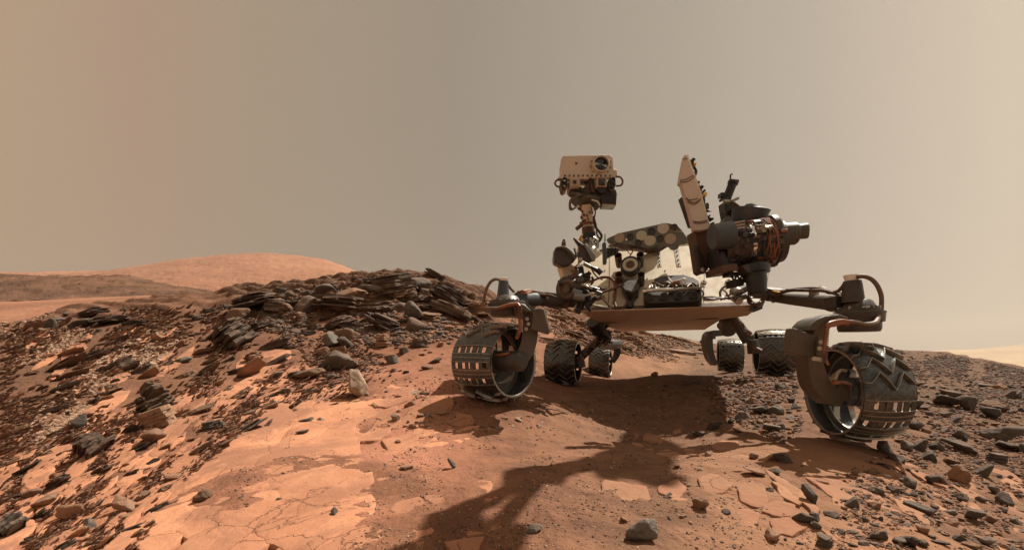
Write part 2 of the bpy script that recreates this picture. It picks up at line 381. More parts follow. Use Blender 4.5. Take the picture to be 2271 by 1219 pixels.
# ------------------------------------------------------------------ mesh helpers
def mesh_np(name, v, f, mats=(), smooth_=True):
    """v: (n,3) array, f: list/array of faces (quads or tris as arrays) or ragged list"""
    me = bpy.data.meshes.new(name)
    v = np.asarray(v, np.float32)
    if isinstance(f, np.ndarray):
        k = f.shape[1]; nf = len(f)
        me.vertices.add(len(v)); me.vertices.foreach_set('co', v.ravel())
        me.loops.add(nf*k); me.loops.foreach_set('vertex_index', f.astype(np.int32).ravel())
        me.polygons.add(nf); me.polygons.foreach_set('loop_start', np.arange(0, nf*k, k, dtype=np.int32))
        try: me.polygons.foreach_set('loop_total', np.full(nf, k, np.int32))
        except Exception: pass
        me.polygons.foreach_set('use_smooth', np.full(nf, smooth_, bool))
        me.update(calc_edges=True); me.validate()
    else:
        me.from_pydata([tuple(p) for p in v.tolist()], [], [tuple(int(i) for i in q) for q in f])
        me.polygons.foreach_set('use_smooth', np.full(len(me.polygons), smooth_, bool)); me.update()
    for m in mats: me.materials.append(m)
    return me
def link(name, me, parent=None, **props):
    o = bpy.data.objects.new(name, me); COL.objects.link(o)
    if parent is not None: o.parent = parent
    for k, v in props.items(): o[k] = v
    return o
def color_attr(me, name, arr):
    a = me.color_attributes.new(name, 'FLOAT_COLOR', 'POINT')
    a.data.foreach_set('color', np.asarray(arr, np.float32).ravel())

# ------------------------------------------------------------------ ground: one sheet out to the horizon
th = np.concatenate([np.linspace(-PI, -0.98, 40)[:-1], np.linspace(-0.98, 0.98, 500), np.linspace(0.98, PI, 40)[1:]])
rr = np.concatenate([[0.02, 0.15], np.exp(np.arange(math.log(0.35), math.log(17), 0.0046)), np.exp(np.linspace(math.log(17.2), math.log(4500), 140))])
TH, RR = np.meshgrid(th, rr)
GX = RR*np.sin(TH); GY = RR*np.cos(TH)
GZ = np.zeros_like(GX)
for i in range(0, GX.shape[0], 60):
    s = slice(i, i+60); GZ[s] = H(GX[s], GY[s]).reshape(GX[s].shape)
nR, nT = GX.shape
idx = np.arange(nR*nT).reshape(nR, nT)
quads = np.stack([idx[:-1, :-1], idx[:-1, 1:], idx[1:, 1:], idx[1:, :-1]], -1).reshape(-1, 4)[:, ::-1]
gm = mesh_np('ground', np.stack([GX, GY, GZ], -1).reshape(-1, 3), quads, [M['ground']])
GD = RR*np.cos(TH); GPX = CX+F*np.tan(np.clip(TH, -1.3, 1.3))
GPY = HY - F*GZ/np.maximum(GD, 0.01)
oc = outcrop(GX, GY)
dark = np.clip(oc*0.85, 0, 1)
dark = np.maximum(dark, smooth(0.30, 0.42, TH)*smooth(3.4, 5.0, RR)*0.85)                       # right far slope
dark = np.maximum(dark, smooth(-0.35, -0.1, TH)*(1-smooth(0.3, 0.4, TH))*smooth(11.0, 12.2, RR)*0.7)  # hill behind
dark = np.maximum(dark, (1-smooth(-0.80, -0.62, TH))*smooth(5.2, 6.2, RR)*0.6)
dark = np.maximum(dark, smooth(0.12, 0.3, TH)*smooth(2.3, 3.2, RR)*0.35)
dark = np.maximum(dark, (1-smooth(-0.6, -0.35, TH))*smooth(2.2, 3.2, RR)*0.38)
warm = 1-smooth(-0.15, 0.35, TH)
pale = (1-smooth(-0.25, 0.0, TH))*(1-smooth(3.0, 5.5, RR)) + smooth(0.1, 0.45, TH)*(1-smooth(2.0, 3.5, RR))*0.8 + smooth(-0.1, 0.1, TH)*(1-smooth(0.4,0.55,TH))*smooth(7.5, 8.6, RR)*(1-smooth(10.5, 12, RR))
far_ = smooth(16, 30, RR)
dark = dark*(1-far_)+0.25*far_
color_attr(gm, 'zone', np.stack([dark, warm, np.clip(pale, 0, 1), np.ones_like(dark)], -1).reshape(-1, 4))
ground = link('ground', gm, kind='structure')

def ridge(name, sil, foot, d0, d1, d2, amp, mat, seed, drop, kind='structure', bump_=0.5, nr=70, rock=0.0):
    """a hill whose crest stands at distance d1 and whose near foot is at d0"""
    p0, p1 = sil[0][0], sil[-1][0]
    n = int((p1-p0)/2.6); px = np.linspace(p0, p1, n)
    sp = np.array(sil, float); fp = np.array(foot, float)
    crest = (HY-np.interp(px, sp[:, 0], sp[:, 1]))/F
    ft = (HY-np.interp(px, fp[:, 0], fp[:, 1]))/F
    t = np.concatenate([np.linspace(0, 1, nr), 1+np.linspace(0, 1, 14)[1:]])
    PXg, T = np.meshgrid(px, t)
    D = np.where(T <= 1, d0*(d1/d0)**T, d1+(d2-d1)*(T-1))
    X = (PXg-CX)/F*D; Y = D
    zf = ft*D; zc = crest*d1
    s = np.where(T <= 1, T, 1.0)
    ease = s**1.35
    Z = zf*(1-ease)+zc*ease
    nz = fbm(X/(d1*0.10), Y/(d1*0.16), 6, seed, 0.55)
    Z = Z + amp*nz*np.sin(PI*np.clip(T, 0, 1))**0.7 + amp*0.22*fbm(X/(d1*0.03), Y/(d1*0.03), 5, seed+3, 0.6)
    if rock:
        q = Z/rock + 1.3*fbm(X/(d1*0.07), Y/(d1*0.1), 3, seed+5)
        Z = Z + rock*0.35*(smooth(0, 0.3, q-np.floor(q))-(q-np.floor(q)))*np.clip(s*1.6, 0, 1)
    Z = np.where(T > 1, Z - drop*(T-1)**1.2, Z)
    i = np.arange(len(t)*n).reshape(len(t), n)
    q = np.stack([i[:-1, :-1], i[:-1, 1:], i[1:, 1:], i[1:, :-1]], -1).reshape(-1, 4)
    me = mesh_np(name, np.stack([X, Y, Z], -1).reshape(-1, 3), q, [mat])
    return link(name, me, kind=kind)
# far left: the big rounded mountain, the mesa in front of it, a sandy valley floor
ridge('mountain', [(-700,640),(-300,625),(0,605),(60,606),(150,604),(240,601),(330,588),(400,575),(470,568),(510,564),(600,562),(660,567),(720,576),(760,590),(800,607),(860,632),(940,680),(1000,740),(1060,790)],
      [(-700,690),(1100,700)], 500, 1100, 1900, 9, M['mount'], 5, 300, rock=7.0)
MESA = ridge('hill', [(-700,640),(-200,622),(0,612),(60,613),(140,616),(210,613),(280,613),(330,628),(380,642),(430,656),(500,664),(600,700)],
      [(-700,672),(0,668),(120,664),(300,668),(430,668),(600,715)], 95, 150, 230, 2.4, M['mesa'], 15, 45, rock=2.2)
ridge('valley_floor', [(-700,660),(0,672),(200,664),(430,656),(700,662),(900,700)],
      [(-700,745),(0,740),(300,735),(900,745)], 38, 130, 160, 0.35, M['valley'], 25, 6)
# far right: crater rim, part of the haze put into its pale colour
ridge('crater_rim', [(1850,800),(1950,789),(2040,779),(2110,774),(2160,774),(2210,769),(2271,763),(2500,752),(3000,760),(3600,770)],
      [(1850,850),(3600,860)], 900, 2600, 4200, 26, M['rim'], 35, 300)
# ------------------------------------------------------------------ building blocks
SPLIT = {'wire_loop','hinge','cable_loop','tie_wire','foil_tab','spike','strut','guide_rod','side_actuator','clamp','pipe_fitting','fastener','wire','connector','brace','probe','coupling','tool_frame','fin','clamp_bar','wire_drop','orange_harness','mast_cable','neck_cable','hose','actuator_cable','arm_cable','bogie_cabling','metal_hose','dark_hose'}
class MB:
    def __init__(s): s.v = []; s.f = []; s.parts = []
    def add(s, v, f):
        s.parts.append((v, f)); n = len(s.v); s.v += [tuple(p) for p in v]; s.f += [tuple(i+n for i in q) for q in f]
    def box(s, c, size, R=None):
        hx, hy, hz = size[0]/2, size[1]/2, size[2]/2; R = R or Matrix.Identity(3); c = Vector(c)
        v = [c+R@Vector((a*hx, b*hy, d*hz)) for a in (-1, 1) for b in (-1, 1) for d in (-1, 1)]
        s.add(v, [(0,1,3,2),(4,6,7,5),(0,4,5,1),(2,3,7,6),(0,2,6,4),(1,5,7,3)]); return s
    def lathe(s, p0, ax, prof, n=28, cap=True):
        """prof: (distance along ax, radius)"""
        p0 = Vector(p0); ax = Vector(ax).normalized()
        u = ax.orthogonal().normalized(); w = ax.cross(u)
        v = []; f = []
        for t, r in prof:
            for k in range(n):
                a = 2*PI*k/n; v.append(p0+ax*t+(u*math.cos(a)+w*math.sin(a))*r)
        m = len(prof)
        for i in range(m-1):
            for k in range(n):
                k2 = (k+1) % n; f.append((i*n+k, i*n+k2, (i+1)*n+k2, (i+1)*n+k))
        if cap:
            f.append(tuple(range(n))[::-1]); f.append(tuple((m-1)*n+k for k in range(n)))
        s.add(v, f); return s
    def cyl(s, p0, p1, r0, r1=None, n=24, cap=True):
        p0 = Vector(p0); p1 = Vector(p1); r1 = r0 if r1 is None else r1
        return s.lathe(p0, p1-p0, [(0, r0), ((p1-p0).length, r1)], n, cap)
    def tube(s, pts, r, n=8, sub=6):
        pts = [Vector(p) for p in pts]
        if len(pts) > 2 and sub > 1:
            q = []; e = [pts[0]*2-pts[1]]+pts+[pts[-1]*2-pts[-2]]
            for i in range(1, len(e)-2):
                for k in range(sub):
                    t = k/sub; a, b, c, d = e[i-1], e[i], e[i+1], e[i+2]
                    q.append(0.5*((2*b)+(c-a)*t+(2*a-5*b+4*c-d)*t*t+(3*b-a-3*c+d)*t**3))
            pts = q+[pts[-1]]
        v = []; f = []; m = len(pts); prev = None
        for i, p in enumerate(pts):
            d = (pts[min(i+1, m-1)]-pts[max(i-1, 0)]).normalized()
            u = d.orthogonal().normalized() if prev is None else (prev-d*prev.dot(d)).normalized()
            prev = u; w = d.cross(u); ri = r(i/(m-1)) if callable(r) else r
            for k in range(n):
                a = 2*PI*k/n; v.append(p+(u*math.cos(a)+w*math.sin(a))*ri)
        for i in range(m-1):
            for k in range(n):
                k2 = (k+1) % n; f.append((i*n+k, i*n+k2, (i+1)*n+k2, (i+1)*n+k))
        f.append(tuple(range(n))[::-1]); f.append(tuple((m-1)*n+k for k in range(n)))
        s.add(v, f); return s
    def prism(s, pts, ext):
        pts = [Vector(p) for p in pts]; ext = Vector(ext); n = len(pts)
        v = pts+[p+ext for p in pts]
        s.add(v, [tuple(range(n)), tuple(range(2*n-1, n-1, -1))]+[(i, n+i, n+(i+1) % n, (i+1) % n) for i in range(n)]); return s
    def sphere(s, c, r, n=16, m=10, R=None, half=False):
        c = Vector(c); R = R or Matrix.Identity(3); v = []; f = []
        top = PI/2 if half else PI
        for i in range(m+1):
            a = top*i/m
            for k in range(n):
                b = 2*PI*k/n; v.append(c+R@(Vector((math.sin(a)*math.cos(b), math.sin(a)*math.sin(b), math.cos(a)))*r))
        for i in range(m):
            for k in range(n):
                k2 = (k+1) % n; f.append((i*n+k, (i+1)*n+k, (i+1)*n+k2, i*n+k2))
        s.add(v, f); return s
    def build(s, name, mat, parent=None, bev=0.0, smooth_=True):
        if name in SPLIT and len(s.parts) > 1:
            first = None
            for v, f in s.parts:
                q = MB(); q.add(v, f); o = q.build(name, mat, parent, bev, smooth_); first = first or o
            return first
        me = bpy.data.meshes.new(name); me.from_pydata(s.v, [], s.f)
        bm = bmesh.new(); bm.from_mesh(me); bmesh.ops.recalc_face_normals(bm, faces=bm.faces)
        for e in bm.edges:
            if len(e.link_faces) == 2 and e.calc_face_angle(0) > 0.55: e.smooth = False
        for f in bm.faces: f.smooth = smooth_
        bm.to_mesh(me); bm.free(); me.materials.append(M[mat] if isinstance(mat, str) else mat)
        o = bpy.data.objects.new(name, me); COL.objects.link(o)
        if parent is not None: o.parent = parent
        if bev:
            b = o.modifiers.new('bevel', 'BEVEL'); b.width = bev; b.segments = 2; b.limit_method = 'ANGLE'; b.angle_limit = math.radians(35)
        return o
def PP(lst, d): return [P(x, y, d(x, y) if callable(d) else d) for x, y in lst]
def basis(zv, up=(0, 0, 1)):
    """columns: x right, y along zv (away), z up"""
    y = Vector(zv).normalized(); x = y.cross(Vector(up)).normalized(); z = x.cross(y)
    return Matrix((x, y, z)).transposed()
BACK = Vector((0.348, 0.9375, 0)); LAT = Vector((0.9375, -0.348, 0)); UP = Vector((0, 0, 1))
RB = basis(BACK)

rover = bpy.data.objects.new('rover', None); COL.objects.link(rover)
rover['label'] = 'beige and black six wheeled rover with a tall camera mast standing on the red slope'
rover['category'] = 'rover'
def empty_mesh_free(name): pass

# ------------------------------------------------------------------ body
LIPL, LIPR = Vector((0.60, 3.72, 0.32)), Vector((1.90, 3.23, 0.32))
lean = math.radians(44)
along = (LIPR-LIPL).normalized()
nrm = Vector((along.y, -along.x, 0)).normalized()*math.cos(lean)+UP*math.sin(lean)     # towards the camera and up
if nrm.y > 0: nrm = Vector((-nrm.x, -nrm.y, nrm.z))
upf = along.cross(nrm); upf = upf if upf.z > 0 else -upf
def pan(px, py, off=0.0):
    d = Vector(((px-CX)/F, 1, (HY-py)/F)); o = LIPL+nrm*off
    return d*(o.dot(nrm)/d.dot(nrm))
front = [(1284,688),(1243,592),(1241,578),(1262,568),(1296,561),(1345,552),(1372,549),(1400,546),(1470,541),(1545,534),(1600,533),(1690,560),(1706,585),(1692,674)]
fp = [pan(*q) for q in front]
b = MB(); b.prism(fp, BACK*2.1).build('body', 'beige', rover, 0.012)
for pts in ([(1352,556),(1352,600),(1349,686)],[(1566,540),(1563,600),(1560,674)],[(1286,640),(1349,637)],[(1563,598),(1698,592)]):
    MB().tube([pan(x, y, .001) for x, y in pts], .0035, 6, 1).build('panel_joint', 'cable', rover)
for pts in ([(1262,569),(1296,562),(1345,553),(1400,547),(1470,542),(1545,535),(1600,534)],[(1243,592),(1262,640),(1283,686)],[(1692,561),(1705,585),(1692,672)]):
    MB().tube([pan(x, y, .004) for x, y in pts], .010, 6, 1).build('edge_strip', 'dark', rover)
# panel joints and lower lip
b = MB(); b.prism([pan(1283,690,.012),pan(1281,682,.012),pan(1694,667,.012),pan(1693,677,.012)], -nrm*0.010)
b.build('lip_rail', 'brown', rover, 0.002)
# belly pan: an underside rising to the front lip
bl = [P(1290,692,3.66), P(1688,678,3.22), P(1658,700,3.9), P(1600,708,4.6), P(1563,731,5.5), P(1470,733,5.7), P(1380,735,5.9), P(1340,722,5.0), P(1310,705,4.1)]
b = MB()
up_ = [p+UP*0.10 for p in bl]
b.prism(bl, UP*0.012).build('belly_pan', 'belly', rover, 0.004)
b = MB(); b.tube([P(1333,716,4.55)-UP*0.004, P(1400,711,4.5)-UP*.004, P(1500,708,4.35)-UP*.004, P(1592,705,4.2)-UP*.004], 0.005, 6, 1).build('seam', 'dark', rover)
# short edge corner box at the right lip
b = MB(); b.prism(PP([(1662,684),(1690,672),(1692,684),(1676,690)], 3.2), BACK*.12).build('corner_bracket', 'dark', rover, .004)

# panel furniture
def bolt(px, py, r):
    c = pan(px, py); bb = MB(); k = r/F*c.y
    bb.lathe(c-nrm*.005, nrm, [(0, k), (.012, k), (.016, k*.85), (.016, k*.55), (.010, k*.5), (.010, k*.28), (.03, k*.25), (.032, .001)], 20)
    bb.build('bolt', 'spot', rover)
bolt(1561, 626, 6.2); bolt(1616, 624, 6.8)
for (x0, y0, x1, y1, w, mt) in ((1500,552,1506,590,10,'spot'), (1461,560,1463,590,9,'spot')):
    b = MB(); b.prism([pan(x0-w/2,y0,.004),pan(x0+w/2,y0,.004),pan(x1+w/2,y1,.004),pan(x1-w/2,y1,.004)], -nrm*.004)
    st = b.build('strip', mt, rover)
    for k in range(4):
        t = (k+.5)/4; c = pan(x0+(x1-x0)*t, y0+(y1-y0)*t, .006)
        MB().lathe(c, nrm, [(0, .008), (.005, .006)], 10).build('screw', 'black', st)
for x, y in ((1430,600),(1333,562),(1341,600),(1580,560),(1660,600),(1320,565),(1475,600),(1365,640)):
    MB().lathe(pan(x, y, .001), nrm, [(0, .007), (.006, .005)], 8).build('screw', 'dark', rover)

# round instrument with four open tubes
c0 = pan(1398, 592, .16); k = c0.y/F
inst = MB().lathe(pan(1398,592,0), (c0-pan(1398,592,0)), [(0, 16*k), (.10, 19*k), (.16, 22*k), (.185, 22*k), (.185, 19*k)], 40, True).build('instrument_housing', 'dark', rover)
vd = nrm*0.55+Vector((-c0.x, -c0.y, -c0.z)).normalized()*0.45; vd.normalize()
MB().lathe(c0+vd*.015, vd, [(0, 20*k), (.02, 21.5*k), (.034, 20.5*k), (.034, 17.5*k), (.020, 17.0*k)], 44, True).build('rim', 'black', inst)
MB().lathe(c0+vd*.036, vd, [(0, 16.8*k), (.008, 16.6*k), (.010, 15.8*k)], 40).build('face', 'spot', inst)
MB().lathe(c0+vd*.046, vd, [(0, 9.5*k), (.004, 9.2*k), (.006, 5*k), (.003, 4.5*k)], 30).build('centre_disc', 'brown', inst)
for x, y, r in ((1371,569,8.2),(1420,567,8.2),(1373,611,8.6),(1422,611,7.8)):
    c = pan(x, y, .15); a = (vd+Vector((0, 0, .12))).normalized(); k2 = c.y/F
    MB().lathe(c-a*.14, a, [(0, r*k2*.8), (.05, r*k2*.9), (.16, r*k2), (.16, r*k2*.80), (.06, r*k2*.78), (.06, .001)], 24, False).build('open_tube', 'brown' if x in (1371, 1373) else 'dark', inst)
b = MB(); b.prism([pan(x, y, .10) for x, y in ((1378,618),(1418,618),(1414,640),(1404,648),(1386,644),(1378,632))], -nrm*.10).build('mount', 'dark', inst, .006)
b = MB()
b.tube([pan(1382,636,.08), pan(1391,660,.04), pan(1396,682,.03)], .016, 8, 3); b.tube([pan(1416,628,.08), pan(1406,660,.04), pan(1399,682,.03)], .014, 8, 3)
b.build('strut', 'black', inst)
b = MB(); b.tube([pan(1396,548,.1), pan(1403,556,.12), pan(1398,566,.14), pan(1395,572,.14)], .006, 6); b.tube([pan(1390,552,.1), pan(1394,560,.13), pan(1401,564,.12)], .004, 6)
b.build('wire', 'copper', inst)

# hazard camera bar with four lenses and a cover behind it
def barp(x, y, off): return pan(x, y, off-.11)
cov = MB().prism([barp(x, y, .16) for x, y in ((1451,628),(1451,617),(1470,611),(1516,608),(1540,615),(1550,622),(1551,632),(1500,628))], -nrm*.05).build('camera_cover', 'dark', rover, .006)
bar = MB().prism([barp(x, y, .20) for x, y in ((1426,646),(1430,641),(1548,637),(1556,641),(1557,662),(1551,667),(1440,671),(1428,668))], -nrm*.08).build('hazard_camera_bar', 'black', rover, .008)
MB().tube([barp(1426,646,.215), barp(1455,643,.225), barp(1494,642,.225)], .016, 10, 4).build('bright_rail', 'chrome', bar)
MB().tube([barp(1497,642,.222), barp(1520,640,.225), barp(1554,639,.215)], .013, 10, 4).build('bright_rail', 'steel', bar)
for x, y in ((1438,660),(1471,658),(1504,656.5),(1537,655)):
    c = barp(x, y, .20); k2 = c.y/F; a = (nrm+Vector((0, -1, -.5))).normalized()
    ln = MB().lathe(c, a, [(0, 8.4*k2), (.03, 8.4*k2), (.032, 6.8*k2), (.02, 6.2*k2), (.02, 4.6*k2), (.034, 4.4*k2), (.034, 3.2*k2), (.026, 2.8*k2)], 24).build('lens', 'olive', bar)
    MB().sphere(c+a*.024, 2.6*k2, 12, 8).build('glass', 'glass', ln)
wr = random.Random(3)
b = MB()
for i in range(9):
    x = 1428+i*14; pts = [barp(x+wr.uniform(-6, 6)+j*9, 640-wr.uniform(0, 14)*math.sin(j/3*PI)-wr.uniform(0, 4), .17+wr.uniform(0, .05)) for j in range(4)]
    b.tube(pts, .005+wr.random()*.004, 6, 4)
b.build('wire_bundle', 'cable', bar)
b = MB(); b.tube([barp(1482,615,.20), barp(1490,625,.22), barp(1500,626,.23), barp(1512,625,.22)], .006, 6); b.build('wire', 'spot', bar)
MB().cyl(barp(1493,627,.235), barp(1507,625,.235), .018, n=12).build('connector', 'copper', bar)
b = MB(); b.tube([barp(1453,632,.19), barp(1456,640,.2), barp(1462,637,.2)], .007, 6); b.tube([barp(1507,622,.2), barp(1518,618,.22), barp(1520,628,.2), barp(1512,633,.2)], .008, 6)
b.build('wire_loop', 'white', bar)
b = MB(); b.tube([barp(1552,640,.17), barp(1560,650,.12), barp(1556,668,.08), barp(1552,676,.05)], .008, 6); b.tube([barp(1548,640,.17), barp(1552,655,.14), barp(1549,672,.06)], .006, 6)
b.build('wire_drop', 'brown', bar)
# cabling along the lower edge and the loop fitting to its right
b = MB()
for j in range(7):
    y0 = 664+wr.uniform(-3, 5); b.tube([pan(1560+i*22, y0+wr.uniform(-3, 3)-i*.8, .05+wr.random()*.03) for i in range(7)], .006, 6, 3)
b.build('cable_run', 'cable', rover)
b = MB()
b.tube([pan(1600,665,.05), pan(1597,648,.07), pan(1606,636,.08), pan(1622,634,.08)], .009, 8)
b.tube([pan(1600,640,.07), pan(1612,650,.08), pan(1606,664,.06)], .007, 8)
b.tube([pan(1608,660,.06), pan(1624,650,.1), pan(1634,645,.1)], .008, 8)
b.tube([pan(1655,635,.08), pan(1664,645,.1), pan(1660,668,.08), pan(1676,675,.08), pan(1690,668,.05)], .012, 8)
b.tube([pan(1650,632,.08), pan(1660,640,.1), pan(1662,660,.1), pan(1682,680,.05), pan(1697,655,.02)], .009, 8)
b.build('cable_loop', 'brown', rover)
b = MB(); b.cyl(pan(1630,652,.13), pan(1658,637,.13), .03, .027); b.cyl(pan(1628,664,.12), pan(1654,656,.12), .024, .022)
b.build('pipe_fitting', 'olive', rover)
b = MB(); b.cyl(pan(1627,644,.12), pan(1640,650,.14), .036); b.cyl(pan(1629,660,.1), pan(1640,668,.11), .03); b.build('clamp', 'steel', rover)
b = MB(); b.tube([pan(1690,668,.05), pan(1698,655,.0), pan(1692,640,.0)], .02, 8); b.tube([pan(1684,672,.05), pan(1694,660,.02), pan(1697,645,.0)], .012, 8); b.build('hose', 'steel', rover)

# ------------------------------------------------------------------ deck plate with round spots
DP = lambda x, y: 3.93-(y-530)*.0004-(x-1435)*.0012
pl = [(1345,531),(1350,527),(1372,517),(1474,494),(1481,494),(1498,497),(1502,499),(1514,512),(1526,530),(1524,537),(1518,542),(1508,541),(1504,551),(1496,554),(1489,552),(1484,546),(1460,547),(1438,550),(1380,541),(1350,539)]
plate = MB().prism(PP(pl, DP), (0.01, .05, .005)).build('sample_tray', 'tray', rover, .003)
_a, _b, _c = P(1373,527,DP(1373,527)), P(1486,529,DP(1486,529)), P(1441,510,DP(1441,510))
PN = (_b-_a).cross(_c-_a).normalized()
if PN.y > 0: PN = -PN
for x, y, r, mt in ((1373.5,527.5,10.5,'spot2'),(1422.5,522.5,10.8,'spot'),(1441.5,533.5,11.5,'spot'),(1470.5,506.5,11.5,'spot'),(1486.5,529.5,11.5,'spot2')):
    c = P(x, y, DP(x, y)); MB().cyl(c-PN*.01, c+PN*.005, r/F*c.y*1.05, n=36).build('round_window', mt, plate)
for x, y, r in ((1397.5,525,7.5),(1445,514,8.5),(1416,539,7.5),(1464,529,7.5),(1495,504,7.5)):
    c = P(x, y, DP(x, y)); k2 = c.y/F
    MB().lathe(c, PN, [(0, r*k2), (.010, r*k2), (.010, (r-1.4)*k2), (.002, (r-1.8)*k2), (.002, .001)], 28, False).build('socket', 'dark', plate)
for x, y, s in ((1431, 507.5, '123'), (1398.5, 538.5, '121'), (1490, 510, '123')):
    cu_ = bpy.data.curves.new('lettering', 'FONT'); cu_.body = s; cu_.size = .022; cu_.align_x = 'CENTER'; cu_.align_y = 'CENTER'; cu_.extrude = .0006
    o = bpy.data.objects.new('lettering', cu_); COL.objects.link(o); o.location = P(x, y, DP(x, y)-.004); o.rotation_euler = (PI/2, 0, 0); cu_.materials.append(M['spot'])
    dgm = bpy.context.evaluated_depsgraph_get(); tm = bpy.data.meshes.new_from_object(o.evaluated_get(dgm)); tl = o.matrix_basis.copy(); bpy.data.objects.remove(o)
    o = bpy.data.objects.new('lettering', tm); COL.objects.link(o); o.matrix_local = tl; o.parent = plate
MB().tube([P(1489,512.5,DP(1489,512)-.004), P(1514,514,DP(1514,514)-.004)], .0022, 6, 1).build('scribed_line', 'spot', plate)
MB().cyl(P(1388,532.5,3.87), P(1390.5,530.5,3.87), .008, n=8).build('pin', 'white', plate)
b = MB(); b.prism(PP([(1352,541),(1375,541),(1400,545),(1432,549),(1450,548),(1470,546),(1470,553),(1440,556),(1425,553),(1405,551),(1385,552),(1373,549)], 3.98), (0, .1, 0))
b.build('tray_bracket', 'brown', plate, .004)
b = MB(); b.cyl(P(1452,548,3.9), P(1462,556,3.9), .03); b.tube([P(1462,556,3.9), P(1478,546,3.9)], .011, 8); b.cyl(P(1359,545,3.9), P(1367,541,3.9), .012); b.build('hinge', 'dark', plate)
# fin box and upright blade left of the plate
b = MB(); b.prism(PP([(1346,549),(1369,549),(1373,553),(1372,558),(1347,571)], 3.74), (0, .12, 0)); fb = b.build('finned_box', 'black', rover, .003)
for i in range(3): MB().box(P(1351+i*7.5, 559-i*1.3, 3.73), (.005, .02, .06)).build('fin', 'dark', fb)
b = MB(); b.prism(PP([(1337.5,538),(1341,536),(1344.5,538),(1346,580),(1345,585),(1339,585)], 3.62), (.0, .05, 0)); bld = b.build('upright_blade', 'slate', rover, .004)
MB().cyl(P(1341.5,540,3.64), P(1341.7,519,3.64), .006, .004, 8).build('tip', 'slate', bld)

# ------------------------------------------------------------------ camera mast and head
mast = MB().lathe(P(1308,560,4.15), P(1301,456,3.95)-P(1308,560,4.15), [(0,.062),(.10,.062),(.10,.056),(.30,.055),(.46,.052)], 32).build('mast', 'beige', rover)
def onmast(y): # x of the axis
    return 1308-(560-y)*.067
MB().cyl(P(onmast(517),517,4.02), P(onmast(503),503,4.01), .060, .058, 32).build('brown_band', 'brown', mast)
MB().cyl(P(onmast(498),498,4.0), P(onmast(495),495,4.0), .059, .059, 32).build('ring', 'copper', mast)
MB().cyl(P(onmast(478),478,3.97), P(onmast(474.5),474.5,3.97), .0575, .0575, 32).build('ring', 'tan', mast)
b = MB()
for x, y, r in ((1291,484,3),(1290,497,3.4),(1296,478,2.4),(1303,480,2),(1309,472,2),(1305,487,1.8),(1311,496,2.2),(1292,470,2.6)):
    c = P(x, y, 3.87); b.cyl(c, c+Vector((-.01, -.02, .004)), r*.0042, n=10)
b.build('fastener', 'brown', mast)
b = MB(); b.tube([P(1315,458,3.9), P(1319,470,3.88), P(1317,486,3.9), P(1321,503,3.92), P(1330,515,3.95), P(1334,524,3.98), P(1328,535,4.0), P(1316,538,3.98)], .012, 8)
b.tube([P(1312,460,3.9), P(1315,474,3.87), P(1322,500,3.9), P(1324,520,3.93), P(1331,530,3.95)], .008, 8); b.build('mast_cable', 'dark', mast)
b = MB(); b.tube([P(1314,460,3.87), P(1317,472,3.86), P(1312,480,3.86)], .008, 8); b.build('bright_cable', 'chrome', mast)
b = MB(); b.cyl(P(1278,508,3.9), P(1291,498,3.9), .017); b.cyl(P(1287,464,3.86), P(1282,459,3.84), .016); b.cyl(P(1291,491,3.9), P(1299,488,3.9), .012); b.build('side_actuator', 'brown', mast)
MB().sphere(P(1282,459,3.84), .016).build('end_cap', 'tan', mast)
# elbow at the foot: round gear face
g0 = P(1309,541,3.98)
gj = MB().lathe(g0+Vector((0, .16, 0)), (0, -1, 0), [(0,.085),(.10,.088),(.15,.085),(.16,.075),(.16,.062),(.15,.060)], 36).build('azimuth_drive', 'steel', mast)
MB().lathe(g0+Vector((0,-.002,0)), (0,-1,0), [(0,.058),(.008,.058),(.008,.046),(.002,.044),(.002,.001)], 30, False).build('ring_gear', 'chrome', gj)
for i in range(10):
    a = 2*PI*i/10; MB().box(g0+Vector((.052*math.cos(a), -.013, .052*math.sin(a))), (.014, .012, .010), Matrix.Rotation(-a, 3, 'Y')).build('gear_tooth', 'black', gj)
b = MB()
for i in (-1, 0, 1): b.box(g0+Vector((i*.014, -.012, 0)), (.005, .012, .06))
b.box(g0+Vector((0,-.012,0)), (.06, .010, .006)); b.build('grille', 'steel', gj)
b = MB(); b.box(P(1305,521,3.86), (.09, .06, .035)); b.box(P(1296,524,3.84), (.03, .05, .04)); b.box(P(1316,519,3.84), (.03,.04,.035)); b.build('connector_block', 'black', mast, .004)
MB().lathe(P(1309,566,4.0), (P(1308,552,4.02)-P(1309,566,4.0)), [(0,.09),(.03,.088),(.05,.078)], 30).build('mast_collar', 'steel', mast)
b = MB(); b.prism(PP([(1284,528),(1289,520),(1293,522),(1287,540),(1285,560),(1281,560)], 3.9), (0,.05,0)); b.build('side_plate', 'gold', mast, .003)

# neck discs under the head
na = Vector((-.10, -.35, -.93)).normalized()
nk = MB().lathe(P(1297,437,4.0), na, [(0,.10),(.01,.130),(.030,.130),(.035,.125),(.045,.12)], 40).build('neck_ring', 'dark', mast)
MB().lathe(P(1305,448,3.93), na, [(0,.10),(.02,.106),(.035,.106),(.038,.102),(.038,.055)], 40, False).build('neck_drum', 'olive', mast)
MB().lathe(P(1305,448,3.93)+na*.034, na, [(0,.103),(.002,.103)], 40).build('drum_face', 'dark', mast)
b = MB()
for s in (0, 1, 2): b.tube([P(1290-s*2,431+s*2,3.86), P(1272-s*2,438+s,3.82), P(1265-s,452,3.82), P(1268-s*1.5,463+s,3.84), P(1276,461,3.86)], .008, 8)
b.build('neck_cable', 'cable', mast)
MB().tube([P(1312,443,3.83), P(1325,447,3.82), P(1330,455,3.84)], .006, 8).build('neck_wire', 'white', mast)

